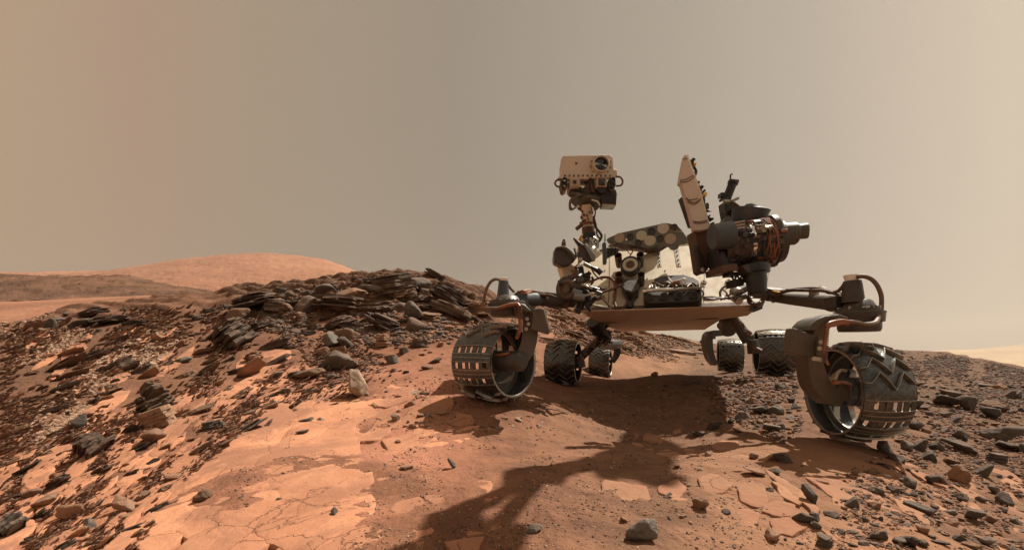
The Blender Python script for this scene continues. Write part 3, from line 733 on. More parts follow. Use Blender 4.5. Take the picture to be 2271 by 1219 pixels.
HD = 3.85
head = MB().prism(PP([(1246,394),(1244.5,352),(1249,345),(1352,343),(1359.5,349),(1360.5,375),(1368.5,376),(1369,389),(1366,394)], HD), (.02, .34, .03)).build('mast_head', 'tan', rover, .005)
MB().prism(PP([(1238,397),(1238,392),(1262,390),(1300,390),(1306,394),(1306,396.5)], HD-.03), (0, .05, 0)).build('lower_rail', 'tan', head, .002)
for i in range(11): MB().cyl(P(1253+i*10, 391, HD-.035), P(1253+i*10, 388, HD-.035), .008, n=8).build('rail_bolt', 'brown', head)
MB().prism(PP([(1313,394.5),(1313,363),(1316,352),(1322,345),(1342,345),(1348,350),(1351,358),(1351.5,394.5)], HD-.02), (0, .03, 0)).build('lens_panel', 'tan', head, .003)
c = P(1332.5,365.5,HD-.02); k2 = HD/F
MB().lathe(c, (0,-1,0), [(0,18.4*k2),(.03,18.2*k2),(.036,17.4*k2),(.036,15.8*k2),(.006,15.4*k2)], 48, False).build('lens_ring', 'tan', head)
tg = MB().lathe(c+Vector((0,-.004,0)), (0,-1,0), [(0,15.6*k2),(.001,15.6*k2),(.004,8*k2),(.005,.001)], 48).build('telescope_glass', 'glass', head)
for a0, a1 in ((160, 190), (-35, -8)):
    pts = [c+Vector((0,-.0115,0))]+[c+Vector((14.8*k2*math.cos(math.radians(a)), -.0115, 14.8*k2*math.sin(math.radians(a)))) for a in np.linspace(a0, a1, 5)]
    MB().prism(pts, (0,-.001,0)).build('mirror_facet', 'steel', tg)
for i in range(10):
    a = math.radians(-60+i*33.3+15)
    x = 1332.5+22.5*math.cos(a); y = 366-21*math.sin(a)
    if y < 387: MB().cyl(P(x,y,HD-.001), P(x,y,HD-.03), .006, n=8).build('head_bolt', 'brown', head)
for x in (1326,1333,1340): MB().cyl(P(x,345.5,HD-.001), P(x,345.5,HD-.035), .005, n=8).build('head_bolt', 'brown', head)
b = MB()
for i in (-1,1): b.box(P(1278+i*1.2,362.5,HD-.001), (.006,.003,.02))
b.box(P(1278,360.5,HD-.001), (.02,.003,.004)); b.box(P(1278,364.5,HD-.001), (.02,.003,.004)); b.build('small_marking', 'brown', head)
for (x0,x1,y0,y1,a,mt,am) in ((1263.5,1286,396,413,3.4,'spot2','black'),(1323,1346,395.5,413.5,7,'spot2','glass')):
    cb = MB().prism(PP([(x0,y0),(x1,y0),(x1,y1),(x0,y1)], HD-.06), (0,.22,0)).build('mast_camera', mt, head, .004)
    xm, ym = (x0+x1)/2, (y0+y1)/2-.5
    MB().box(P(xm,ym,HD-.062), (a*2*k2,.012,a*2*k2)).build('hood', 'black', cb)
    MB().lathe(P(xm,ym,HD-.068), (0,-1,0), [(0,a*.8*k2),(.004,a*.6*k2)], 20).build('camera_lens', 'glass', cb)
MB().lathe(P(1335,417,HD-.04), (0,1,0), [(0,9.5*k2),(.16,9.5*k2)], 24).build('camera_barrel', 'black', head)
for xs, mt in ((1251.5,'spot2'),(1358,'spot2')):
    bk = MB().prism(PP([(xs-7,395),(xs+7,395),(xs+8,408),(xs+5,420),(xs-2,424),(xs-6,420),(xs-9,408)], HD-.03), (0,.12,0)).build('navigation_camera_pair', 'brown' if xs < 1300 else 'olive', head, .005)
    for y, r in ((401.5,4.6),(413.5,4.2)):
        MB().lathe(P(xs,y,HD-.035), (0,-1,0), [(0,r*k2*1.2),(.03,r*k2*1.2),(.03,r*k2*.9),(.015,r*k2*.85)], 24).build('housing', 'black', bk)
        MB().lathe(P(xs,y,HD-.05), (0,-1,0), [(0,r*k2*.8),(.006,r*k2*.6),(.008,.001)], 20).build('camera_lens', 'spot' if xs < 1300 else 'glass', bk)
b = MB(); b.tube([P(1246,397,HD-.02), P(1236,399,HD-.03), P(1231,406,HD-.03), P(1235,413,HD-.03), P(1246,415,HD-.02)], .009, 8)
b.tube([P(1366,392,HD), P(1376,393,HD-.02), P(1381,402,HD-.02), P(1377,411,HD-.02), P(1366,412,HD)], .009, 8); b.build('cable_loop', 'cable', head)
b = MB(); b.prism(PP([(1264,414),(1290,414),(1296,424),(1290,428),(1266,425),(1263,419)], HD+.02), (0,.14,0)); mo = b.build('motor', 'black', head, .004)
for i in range(6): MB().box(P(1268+i*4,419.5,HD+.01), (.005,.02,.04)).build('fin', 'dark', mo)
b = MB(); b.prism(PP([(1291,395),(1318,395),(1320,410),(1316,424),(1312,430),(1288,430),(1290,420),(1298,412),(1306,404),(1306,400),(1291,399)], HD+.03), (0,.14,0)); b.build('yoke', 'olive', head, .005)
b = MB(); b.prism(PP([(1308,403),(1313,405),(1318,420),(1322,426),(1312,424)], HD), (0,.04,0)); b.build('yoke_strap', 'brown', head, .003)
b = MB(); b.prism(PP([(1316,430),(1322,424),(1322,418),(1366,419),(1368.5,430),(1366.5,456),(1336,455),(1333,438)], HD+.02), (0,.12,0)); eb = b.build('electronics_box', 'dark', head, .005)
for i in range(4):
    for j in range(3):
        MB().box(P(1340+i*7.5, 433+j*8, HD+.018), (.024,.008,.025)).build('panel_pocket', 'black', eb)
MB().prism(PP([(1336,452),(1366.5,453.5),(1366.5,456),(1336,455)], HD+.008), (0,.01,0)).build('edge_trim', 'spot2', eb)
# ------------------------------------------------------------------ arm shoulder and gear at the left corner of the body
b = MB(); b.prism(PP([(1230,582),(1228.5,573),(1231,550),(1236,546),(1249,545),(1258,548),(1268,557),(1276,570),(1274,577),(1262,588),(1246,590)], 3.42), (0,.16,.01)); hood = b.build('hood', 'dark', rover, .010)
b = MB(); b.prism(PP([(1231,551),(1236,546),(1250,544.5),(1259,548),(1269,557),(1280,571),(1274,575),(1263,561),(1254,553),(1246,550),(1236,550.5)], 3.39), (0,.20,.0)); b.build('hood_rim', 'olive', hood, .005)
b = MB(); b.tube([P(1246,546,3.45), P(1248,536,3.45), P(1251,531,3.45), P(1253,538,3.45), P(1253,546,3.45)], .006, 6); b.cyl(P(1250,545,3.45),P(1250,537,3.45),.013,n=10); b.build('latch', 'brown', hood)
b = MB(); b.prism(PP([(1241,585),(1262,582),(1277,592),(1285,612),(1280,622),(1254,624),(1247,604)], 3.52), (0,.2,0)); b.build('corner_panel', 'beige', rover, .005)
b = MB(); b.prism(PP([(1272,528),(1275,528),(1297,543),(1321,569),(1320,575),(1312,580),(1306,582),(1292,574),(1284,560),(1284,546)], 3.36), (0,.035,.0)); cp = b.build('cover_plate', 'dark', rover, .004)
b = MB(); b.prism(PP([(1295,541),(1300,541),(1322,567),(1320,578),(1314,579)], 3.33), (0,.03,0)); b.build('plate_edge', 'grey', cp, .003)
b = MB(); b.tube([P(1274,551,3.42), P(1279,568,3.40)], .009, 8, 1); b.tube([P(1272,528,3.35), P(1292,545,3.35)], .008, 8, 1); b.build('probe', 'dark', rover)
def part_cyl(name, mt, a, c, r0, r1=None, d=3.4, d2=None, par=None, n=22):
    return MB().cyl(P(*a, d), P(*c, d2 if d2 is not None else d), r0/F*d, (r1 if r1 is not None else r0)/F*d, n).build(name, mt, par or rover, .003)
part_cyl('joint_cap', 'steel', (1284,578), (1291,573), 6, 4, 3.34)
part_cyl('bright_tube', 'chrome', (1279,592), (1292,587), 2.5, 2.5, 3.30)
part_cyl('dark_rod', 'black', (1294,584), (1331,602), 3.4, 4.2, 3.30)
part_cyl('rod_end', 'black', (1324,597), (1334,606), 6.4, 6.4, 3.30)
part_cyl('rod_sleeve', 'grey', (1295,584.5), (1310,592), 4.4, 4.0, 3.29)
b = MB(); b.tube([P(1310,591,3.3), P(1316,604,3.33), P(1325,614,3.38), P(1336,620,3.42)], .006, 6); b.build('thin_cable', 'brown', rover)
b = MB(); b.prism(PP([(1278,586),(1294,590),(1296,604),(1304,614),(1309,604),(1310,618),(1296,628),(1286,612)], 3.42), (0,.1,0)); b.build('dark_bracket', 'black', rover, .004)
for a, c, r in (((1297,606),(1301,613),5),((1303,603),(1310,609),4.5),((1293,618),(1302,620),5)):
    part_cyl('coupling', 'black', a, c, r, r*.8, 3.34)
part_cyl('canister', 'cable', (1275,598), (1277,620), 9, 9, 3.40)
part_cyl('short_tube', 'brown', (1263,616), (1272,612), 8, 8, 3.36)
part_cyl('grey_nose', 'olive', (1278,624), (1294,620), 8.5, 7.5, 3.32)
sh = MB().lathe(P(1272,642,3.45), (P(1245,640,3.36)-P(1272,642,3.45)), [(0,.10),(.05,.105),(.10,.10),(.11,.085)], 32).build('shoulder_drum', 'dark', rover)
MB().lathe(P(1259,642,3.36), (-.55,-.8,0), [(0,22/F*3.4),(.02,22/F*3.4),(.025,20/F*3.4),(.025,15/F*3.4),(.015,14/F*3.4),(.015,9/F*3.4),(.03,8/F*3.4),(.03,.001)], 32).build('drum_face', 'cable', sh)
part_cyl('side_knob', 'dark', (1238,628), (1244,627), 7, 5, 3.36); part_cyl('knob_stem', 'dark', (1243,627), (1254,626), 3.6, 3.6, 3.38)
part_cyl('upper_motor', 'dark', (1268,632), (1288,640), 12, 12, 3.34)
part_cyl('light_cylinder', 'grey', (1270,645), (1290,651), 6.5, 7, 3.28)
part_cyl('light_cylinder', 'grey', (1272,656), (1296,660), 8.5, 8.5, 3.26)
part_cyl('lower_body', 'black', (1288,640), (1312,668), 10, 7, 3.38)
part_cyl('lower_body', 'black', (1290,664), (1286,684), 7, 9, 3.40)
part_cyl('black_motor', 'black', (1296,634), (1328,645), 5, 6.5, 3.30)
part_cyl('silver_rod', 'steel', (1289,630), (1314,640), 3, 3, 3.27)
part_cyl('silver_rod', 'steel', (1294,656), (1327,649), 2.8, 2.4, 3.26)
part_cyl('green_joint', 'slate', (1321,647), (1334,652), 5.4, 5, 3.25)
part_cyl('brown_motor', 'brown', (1322,663), (1338,657), 5.5, 4.5, 3.32)
part_cyl('black_cone', 'black', (1300,676), (1330,654), 9, 3, 3.36)
b = MB(); b.tube([P(1333,656,3.3), P(1343,668,3.34), P(1353,680,3.42)], .010, 8, 1); b.tube([P(1337,654,3.3), P(1346,668,3.36), P(1351,681,3.42)], .006, 8, 1); b.tube([P(1312,676,3.36), P(1335,680,3.40), P(1354,683,3.42)], .010, 8, 1); b.build('strut', 'steel', rover)
b = MB(); b.prism(PP([(1270,668),(1285,666),(1288,688),(1278,688)], 3.5), (0,.05,0)); b.build('lower_panel', 'beige', rover, .003)
b = MB(); b.prism(PP([(1275,683),(1290,686),(1288,695),(1276,690)], 3.46), (0,.1,0)); b.build('foot_bracket', 'dark', rover, .003)
part_cyl('foot_pin', 'black', (1304,681), (1310,690), 5, 4, 3.45)
# braided harness loops on the panel
def loop(name, mt, pts, r, off=.06): return MB().tube([pan(x, y, off) for x, y in pts], r, 8, 6).build(name, mt, rover)
loop('harness', 'copper', [(1297,624),(1307,626),(1318,621),(1330,616),(1345,615),(1356,619),(1362,628),(1364,645),(1362,660),(1360,672),(1360,682)], .011, .10)
loop('harness', 'brown', [(1298,619),(1310,622),(1322,619),(1334,614),(1348,614),(1358,618),(1365,630),(1366,650),(1364,668),(1366,680)], .008, .11)
loop('harness', 'copper', [(1360,616),(1366,622),(1366,640),(1360,655),(1362,668),(1358,681)], .008, .09)
loop('harness', 'cable', [(1310,636),(1325,638),(1344,642),(1358,641),(1370,635),(1378,630)], .012, .12)
loop('harness', 'brown', [(1330,652),(1342,646),(1356,642),(1370,636),(1384,630)], .010, .14)
loop('harness', 'brown', [(1362,680),(1374,682),(1386,678),(1392,668)], .009, .04)
loop('harness', 'brown', [(1388,640),(1394,652),(1396,644),(1400,636)], .006, .06)
wr = random.Random(9)
b = MB()
for i in range(16):
    x, y = wr.uniform(1275,1325), wr.uniform(590,682); d = 3.42
    a = P(x, y, d); c = P(x+wr.uniform(-12,12), y+wr.uniform(-9,9), d+wr.uniform(-.08,.02)); b.cyl(a, c, wr.uniform(.006,.018), n=8)
b.build('small_fittings', 'dark', rover)
# corner clutter between mast and hood
b = MB(); b.tube([P(1281,560,3.6),P(1285,575,3.6),P(1282,590,3.55)], .01, 8); b.build('hose', 'brown', rover)

# ------------------------------------------------------------------ long pale blade on its bracket
HG = 3.05
o1 = [(1518.5,343),(1521,341.5),(1524,343),(1551,420),(1574,502),(1570,508),(1556,511),(1540,510.5),(1528,464),(1512,408),(1507,405),(1508,398),(1513,370)]
ant = MB().prism(PP(o1, HG), (.008,.07,.004)).build('pale_blade', 'tan', rover, .010)
MB().tube([P(1524,344,HG+.01), P(1551,420,HG+.01), P(1573,502,HG+.01)], .006, 8, 4).build('edge_bead', 'beige', ant)
b = MB()
for pts in ([(1508,400),(1520,398),(1534,391),(1539,388)],[(1508,404),(1522,403),(1534,397),(1540,391)],[(1520,441),(1532,443),(1548,440)],[(1524,447),(1538,453),(1550,447),(1554,440)],[(1523,438),(1528,445),(1540,449),(1552,443)],[(1536,490),(1550,492),(1568,488)],[(1538,494),(1552,495),(1569,491)],[(1515,353),(1521,352),(1525,350)]):
    b.tube([P(x,y,HG-.005) for x,y in pts], .0028, 6, 4)
b.build('tie_wire', 'cable', ant)
b = MB(); b.prism(PP([(1509.5,439),(1512,436),(1518,436),(1523,450),(1538,503),(1531,502),(1527,490)], HG+.10), (0,.05,0)); b.build('back_panel', 'black', ant, .004)
wr = random.Random(4); b = MB()
for i in range(26):
    t = wr.choice((wr.uniform(.02,.22), wr.uniform(.34,.6), wr.uniform(.68,.98)))
    x = 1528+t*46+wr.uniform(0,8); y = 352+t*146+wr.uniform(-3,3)
    b.box(P(x, y, HG+wr.uniform(.05,.18)), (wr.uniform(.008,.022), .04, wr.uniform(.006,.02)), Matrix.Rotation(wr.uniform(-.9,.9),3,'Y'))
b.tube([P(1533,362,HG+.12),P(1544,380,HG+.12),P(1540,395,HG+.1),P(1548,420,HG+.12),P(1560,438,HG+.12),P(1562,465,HG+.12),P(1571,490,HG+.1)], .010, 8)
b.build('latch_row', 'black', ant)
b = MB(); b.box(P(1538,366,HG+.08), (.022,.05,.02)); b.box(P(1562,433,HG+.08), (.018,.05,.028), Matrix.Rotation(.3,3,'Y')); b.build('foil_tab', 'gold', ant, .002)
for y0 in (468,483,489): 
    MB().cyl(P(1566+(y0-468)*.25,y0,HG+.1), P(1578,y0+1,HG+.1), .012, .001, 8).build('spike', 'black', ant)
brk = MB().prism(PP([(1539,511),(1573,505),(1578,512),(1582,545),(1598,570),(1590,580),(1574,592),(1563,606),(1554,600),(1546,545)], HG+.06), (0,.14,0)).build('blade_bracket', 'brown', rover, .008)
MB().prism(PP([(1544,540),(1550,552),(1564,575),(1567,605),(1553.5,606)], HG+.02), (0,.05,0)).build('gusset', 'black', brk, .003)
MB().lathe(P(1558.5,598,HG+.01), (0,-1,0), [(0,.017),(.01,.016),(.014,.008)], 16).build('pin', 'steel', brk)
b = MB(); b.tube([P(1568,592,HG+.1),P(1594,567,HG+.1)], .012, 8, 1); b.tube([P(1571,593,HG+.12),P(1596,572,HG+.12)], .007, 8, 1); b.build('brace', 'black', brk)

# ------------------------------------------------------------------ arm turret
TD = 2.95
turret = MB().lathe(P(1600,551,TD+.05), P(1726,536,TD-.02)-P(1600,551,TD+.05), [(0,.10),(.0,.145),(.06,.153),(.30,.153),(.33,.145),(.38,.138),(.385,.10)], 44).build('arm_turret', 'dark', rover)
ax = (P(1790,512,TD-.1)-P(1600,524,TD)).normalized()
pe = P(1700,521,TD-.02)
MB().lathe(P(1579,526,TD-.14), P(1622,520,TD-.14)-P(1579,526,TD-.14), [(0,.075),(.005,.083),(.125,.088),(.13,.08)], 40).build('side_drum', 'slate', turret)
b = MB(); b.prism(PP([(1590,546),(1600,552),(1622,550),(1632,560),(1637,584),(1636,600),(1602,603),(1596,575)], TD-.06), (0,.18,0)); b.build('drum_skirt', 'black', turret, .012)
MB().prism(PP([(1601,588),(1635,584),(1640,598),(1603,603)], TD-.11), (0,.25,0)).build('skirt_foot', 'brown', turret, .004)
MB().lathe(P(1712,519,TD-.03), (.97,-.12,.07), [(-.03,.10),(-.02,.125),(.01,.128),(.03,.11),(.035,.08)], 40).build('flange', 'dark', turret)
MB().lathe(P(1718,521,TD-.05), P(1761,518,TD-.07)-P(1718,521,TD-.05), [(0,.075),(.125,.074),(.134,.068),(.136,.05)], 40).build('barrel', 'olive', turret)
MB().lathe(P(1760,514.5,TD-.07), P(1786,512,TD-.1)-P(1760,514.5,TD-.07), [(0,.050),(.075,.051),(.084,.046),(.085,.001)], 36).build('nose_barrel', 'olive', turret)
# bowl and cap above
ba = Vector((.12,-.18,.97)).normalized()
MB().lathe(P(1656,505,TD+.12), ba, [(0,.10),(.04,.115),(.11,.122),(.125,.128),(.13,.120),(.11,.115)], 44).build('upper_bowl', 'slate', turret)
MB().lathe(P(1662,474,TD+.18), (.35,-.25,.9), [(0,.06),(.03,.062),(.055,.050),(.066,.03),(.07,.001)], 32).build('bowl_cap', 'slate', turret)
b = MB(); b.prism(PP([(1634,474),(1640,466),(1645,462),(1640,478)], TD+.15), (0,.06,0)); b.prism(PP([(1661,456),(1664,450),(1668,458)], TD+.16), (0,.04,0)); b.build('fin', 'dark', turret, .003)
b = MB(); b.prism(PP([(1604,492),(1612,480),(1617,477),(1621,484),(1624,494)], TD), (0,.08,0)); b.build('side_ear', 'olive', turret, .004)
# tube on its post
MB().lathe(P(1613,441,TD+.2), P(1628,398,TD+.2)-P(1613,441,TD+.2), [(0,.026),(.11,.030),(.115,.036),(.135,.036),(.137,.028)], 24).build('black_tube', 'black', turret)
b = MB(); b.cyl(P(1622,402,TD+.2), P(1637,403,TD+.2), .015, n=12); b.tube([P(1620,398,TD+.2),P(1620,388,TD+.2),P(1624,386,TD+.2)], .006, 6, 1); b.tube([P(1618,402,TD+.17),P(1606,432,TD+.17)], .004, 6, 1)
b.box(P(1600,434,TD+.2), (.03,.05,.03)); b.box(P(1607,441,TD+.2), (.06,.05,.016), Matrix.Rotation(-.3,3,'Y')); b.build('tube_fittings', 'black', turret)
b = MB(); b.prism(PP([(1607,446),(1632,447),(1640,462),(1646,470),(1640,488),(1614,488),(1609,462)], TD+.18), (0,.1,0)); b.build('tube_post', 'black', turret, .006)
b = MB(); b.cyl(P(1605,447,TD+.12),P(1626,447,TD+.12),.014,n=10); b.cyl(P(1622,446,TD+.1),P(1638,439,TD+.1),.010,n=10); b.build('clamp_bar', 'steel', turret)
b = MB(); b.tube([P(1626,450,TD+.1),P(1636,456,TD+.1),P(1642,464,TD+.1),P(1638,472,TD+.12)], .009, 8); b.tube([P(1624,455,TD+.1),P(1632,462,TD+.1),P(1640,468,TD+.1)], .007, 8); b.build('cable_loop', 'brown', turret)
# long rods and bands across the turret
b = MB()
for dy in (0, 7, 14): b.tube([P(1620,497+dy*.8,TD-.14), P(1652,490+dy,TD-.16)], .007, 8, 1)
b.build('guide_rod', 'steel', turret)
tc_ = P(1660,544,TD+.02); tax = (P(1726,536,TD-.02)-P(1600,551,TD+.05)).normalized()
def band(t, r0, w, name, mt): return MB().lathe(tc_+tax*t, tax, [(0,r0-.01),(0,r0),(w,r0),(w,r0-.01)], 44, False).build(name, mt, turret)
band(-.02, .160, .022, 'bright_band', 'chrome'); band(.07,.159,.02,'copper_band','copper'); band(.125,.157,.016,'copper_band','copper'); band(.155,.154,.012,'dark_band','dark'); band(-.10,.161,.015,'dark_band','dark')
u_ = tax.orthogonal().normalized(); w_ = tax.cross(u_)
wr = random.Random(12)
bs = {k: MB() for k in ('dark', 'brown', 'steel', 'copper', 'olive', 'black')}
for i in range(260):
    t = wr.uniform(-.15,.17); a = wr.uniform(0, 2*PI); rad = .158 if t < .1 else .153
    dirv = u_*math.cos(a)+w_*math.sin(a)
    if dirv.y > .35: continue
    kk = wr.choice(('dark','brown','brown','dark','copper','olive','black','dark','brown','black','black','dark'))
    c = tc_+tax*t+dirv*rad
    R = Matrix((tax, dirv.cross(tax), dirv)).transposed()
    bs[kk].box(c, (wr.uniform(.012,.05), wr.uniform(.01,.035), wr.uniform(.01,.035)), R)
for kk, nm in (('dark','bracket_cluster'),('brown','wrap_cluster'),('steel','clip_cluster'),('copper','copper_cluster'),('olive','box_cluster'),('black','block_cluster')):
    if bs[kk].v: bs[kk].build(nm, kk, turret, .002)['kind'] = 'stuff'
for j in range(9):   # wires laid round the drum
    t0 = wr.uniform(.05,.16); pts = []
    for a in np.linspace(-2.6, 2.6, 12):
        dv = Vector((0,-1,0))*math.cos(a*.75)+Vector((0,0,1))*math.sin(a*.75); dv = (dv-tax*dv.dot(tax)).normalized()
        pts.append(tc_+tax*(t0+.012*math.sin(a*3+j))+dv*(.163+wr.random()*.008))
    MB().tube(pts, .0055, 6, 3).build('turret_wire', wr.choice(('copper','brown','cable','dark','brown')), turret)
b = MB()
for j in range(7):
    x, y = 1684+wr.uniform(-6,22), 503+wr.uniform(-8,8)
    b.tube([P(x+wr.uniform(-8,8),y+wr.uniform(-5,5),TD-.2+wr.uniform(-.02,.03)) for _ in range(4)], .009, 8, 4)
b.build('metal_hose', 'steel', turret)
b = MB()
for j in range(9):
    x, y = 1708+wr.uniform(-9,9), 570+wr.uniform(-16,14)
    b.tube([P(x+wr.uniform(-9,9),y+wr.uniform(-8,8),TD-.1+wr.uniform(-.03,.03)) for _ in range(4)], .011, 8, 4)
b.build('dark_hose', 'brown', turret)
# lower tools
MB().lathe(P(1674,588,TD-.08), P(1680,650,TD-.10)-P(1674,588,TD-.08), [(0,.085),(.02,.090),(.055,.086),(.06,.066),(.11,.064),(.19,.055),(.2,.045)], 32).build('drill_body', 'black', turret)
MB().prism(PP([(1646,590),(1654,585),(1690,584),(1694,596),(1688,604),(1660,606)], TD-.14), (0,.1,0)).build('drill_shoulder', 'dark', turret, .008)
b = MB(); b.prism(PP([(1617,603),(1643,602),(1645,610),(1618,611)], TD-.04), (0,.1,0)); b.prism(PP([(1625,620),(1646,617),(1649,633),(1628,636)], TD-.04), (0,.1,0))
for x0,x1 in ((1620,1628),(1634,1629),(1634,1642),(1645,1641)): b.tube([P(x0,609,TD-.02),P(x1,622,TD-.02)], .007, 6, 1)
b.tube([P(1640,584,TD-.03),P(1648,610,TD-.03),P(1648,630,TD-.03)], .007, 6, 1); b.tube([P(1645,580,TD-.03),P(1652,622,TD-.03)], .006, 6, 1); b.tube([P(1648,626,TD),P(1658,622,TD)], .009, 6, 1)
b.build('tool_frame', 'black', turret, .002)
b = MB(); b.prism(PP([(1694,588),(1702,586),(1697,640),(1691,645)], TD+.25), (0,.05,0)); b.build('side_fin', 'tan', rover, .003)

# ------------------------------------------------------------------ suspension arms
def arm(side, S):
    g = S['bar']
    a_ = MB()
    a_.tube(PP(g['pts'], g['d']), lambda t: (g['r0']+(g['r1']-g['r0'])*t), 28, 4)
    root = a_.build('rocker_arm', 'dark', rover)
    return root
# left front
D0, D1 = 3.35, 2.95
def Pd(x, y, x0, x1, d0, d1): return P(x, y, d0+(d1-d0)*(x-x0)/(x1-x0))
L = MB().tube([Pd(1290,668,1290,1140,3.62,2.98), Pd(1250,667,1290,1140,3.62,2.98), Pd(1200,664,1290,1140,3.62,2.98), Pd(1150,663,1290,1140,3.62,2.98)], lambda t: .052-.004*t, 28, 4).build('rocker_arm', 'dark', rover)
MB().tube([Pd(1190,663.6,1290,1140,3.62,2.98), Pd(1150,663,1290,1140,3.62,2.98)], .0525, 28, 1).build('arm_sleeve', 'slate', L)
b = MB(); b.tube([Pd(1150,648,1290,1140,3.6,2.95), Pd(1175,645,1290,1140,3.6,2.95), Pd(1205,650,1290,1140,3.6,2.95), Pd(1240,655,1290,1140,3.6,2.95), Pd(1262,660,1290,1140,3.5,2.95)], .013, 8); b.build('arm_cable', 'cable', L)
b = MB(); b.prism(PP([(1175,652),(1178,643),(1196,650),(1222,652),(1236,658),(1215,656),(1195,655)], 3.15), (0,.06,0)); b.build('cable_guard', 'brown', L, .003)
b = MB(); b.tube([P(1150,648,2.92),P(1160,645,2.9),P(1172,648,2.95),P(1180,644,2.98)], .009, 8); b.tube([P(1155,651,2.9),P(1168,650,2.9),P(1180,649,2.98)], .006, 8); b.build('wire', 'copper', L)
b = MB(); b.prism(PP([(1212,654),(1228,652),(1246,660),(1262,658),(1262,682),(1238,680),(1222,678)], 3.40), (0,.12,0)); b.build('arm_root', 'brown', L, .01)

def steering(cx, cyt, cyb, topw, d, par, name, dep=.14, seed=0):
    """gear housing: a stack of flanges seen edge on; cx,cyt,cyb in px at distance d"""
    k = d/F; h = (cyb-cyt)*k; base = P(cx, cyb, d)
    R = topw/2*k
    hs = MB().lathe(base, (0,0,1), [(0,R*.80),(h*.10,R*.86),(h*.28,R*.86),(h*.30,R*.97),(h*.50,R),(h*.60,R),(h*.62,R*.93),(h*.72,R*.90),(h*.74,R*.70),(h*.95,R*.52),(h,R*.40)], 48).build(name, 'dark', par)
    fl = MB().lathe(base+UP*h*.56, (0,0,1), [(0,R*1.02),(h*.05,R*1.02)], 48).build('flange', 'slate' if cx < 1400 else 'olive', hs)
    n = 26
    rb = None
    for i in range(n):
        a = 2*PI*i/n; q = Vector((math.cos(a), math.sin(a), 0))
        if q.y > .3: continue
        MB().box(base+q*R*.90+UP*h*.41, (.006,R*.10,h*.22), Matrix.Rotation(a-PI/2,3,'Z')).build('rib', 'olive', hs)
        MB().cyl(base+q*R*.86+UP*h*.60, base+q*R*.86+UP*h*.76, .006, n=8).build('flange_bolt', 'steel' if i % 3 == 0 else 'dark', hs)
    return hs
SL = steering(1125, 655, 702, 88, 2.85, rover, 'steering_housing')
MB().prism(PP([(1145,652),(1150,650),(1170,651),(1171,674),(1145,678)], 2.90), (0,.1,0)).build('housing_neck', 'slate', SL, .006)
ac = MB().lathe(P(1115,663,2.86), P(1117,624,2.86)-P(1115,663,2.86), [(0,.042),(.105,.034),(.12,.033)], 28).build('steering_actuator', 'slate', SL)
MB().lathe(P(1117,626,2.86), (0.02,0,1), [(0,.030),(.010,.030),(.027,.034),(.029,.030),(.029,.001)], 28).build('cap', 'white', ac)
b = MB(); b.tube([P(1108,620,2.80),P(1098,619,2.79),P(1088,625,2.79),P(1080,638,2.79),P(1075,655,2.79),P(1073,672,2.80),P(1074,682,2.78)], .010, 8)
b.tube([P(1127,632,2.88),P(1133,640,2.9),P(1140,647,2.92)], .009, 8); b.build('actuator_cable', 'cable', ac)
b = MB(); b.cyl(P(1073,674,2.79),P(1075,684,2.79),.011,n=10); b.build('connector', 'copper', ac)
b = MB(); b.tube([P(1074,683,2.76),P(1090,684,2.70),P(1108,683,2.70),P(1122,678,2.70),P(1136,674,2.7),P(1148,676,2.70)], .012, 8); b.build('front_harness', 'cable', SL)
b = MB(); b.tube([P(1110,682,2.68),P(1124,677,2.68),P(1136,675,2.66),P(1148,674,2.66),P(1153,684,2.64),P(1152,700,2.63),P(1155,716,2.62),P(1152,735,2.62),P(1146,750,2.64)], .011, 8); b.build('orange_harness', 'copper', SL)
b = MB()
for y in range(680,748,4): b.lathe(P(1153.5 if y<722 else 1153.5-(y-722)*.25,y,2.625), (0,0,1), [(0,.0135),(.006,.0135)], 8)
b.build('harness_ties', 'brown', SL)['kind'] = 'stuff'

def curved_strut(name, mt, centre, widths, d, thick, par, n=10):
    """a bent box beam: centre line in px, width in px across it, front face at distance d(px)"""
    pts = [Vector((x, y)) for x, y in centre]; ts = np.linspace(0, len(pts)-1, (len(pts)-1)*n+1)
    e = [pts[0]*2-pts[1]]+pts+[pts[-1]*2-pts[-2]]; out = []
    for t in ts:
        i = min(int(t), len(pts)-2); f = t-i; a, b_, c, dd = e[i], e[i+1], e[i+2], e[i+3]
        p = 0.5*((2*b_)+(c-a)*f+(2*a-5*b_+4*c-dd)*f*f+(3*b_-a-3*c+dd)*f**3)
        w = np.interp(t, range(len(pts)), widths); out.append((p, w))
    mb = MB(); v = []
    for i, (p, w) in enumerate(out):
        q = out[min(i+1, len(out)-1)][0]-out[max(i-1, 0)][0]; q.normalize(); nrm2 = Vector((q.y, -q.x))
        dd = d(p.x, p.y) if callable(d) else d
        A = P(*(p+nrm2*w/2), dd); B = P(*(p-nrm2*w/2), dd); tv = Vector((0, thick, 0)) if not callable(thick) else thick(p)
        v += [A, B, B+tv, A+tv]
    f = []
    m = len(out)
    for i in range(m-1):
        for k in range(4): f.append((i*4+k, i*4+(k+1) % 4, (i+1)*4+(k+1) % 4, (i+1)*4+k))
    f += [(3,2,1,0), tuple((m-1)*4+k for k in range(4))]
    mb.add(v, f); return mb.build(name, mt, par, .006)
st = curved_strut('wheel_strut', 'strut', [(1140,690),(1162,686),(1174,705),(1176,740),(1168,775),(1150,800),(1120,804)], [24,30,30,34,34,32,26], lambda x, y: 2.72-(y-690)*.0006, .10, rover)
MB().prism(PP([(1146,677),(1152,671),(1164,674),(1180,690),(1172,694),(1160,690),(1150,684)], 2.66), (0,.18,0)).build('strut_hood', 'olive', st, .01)
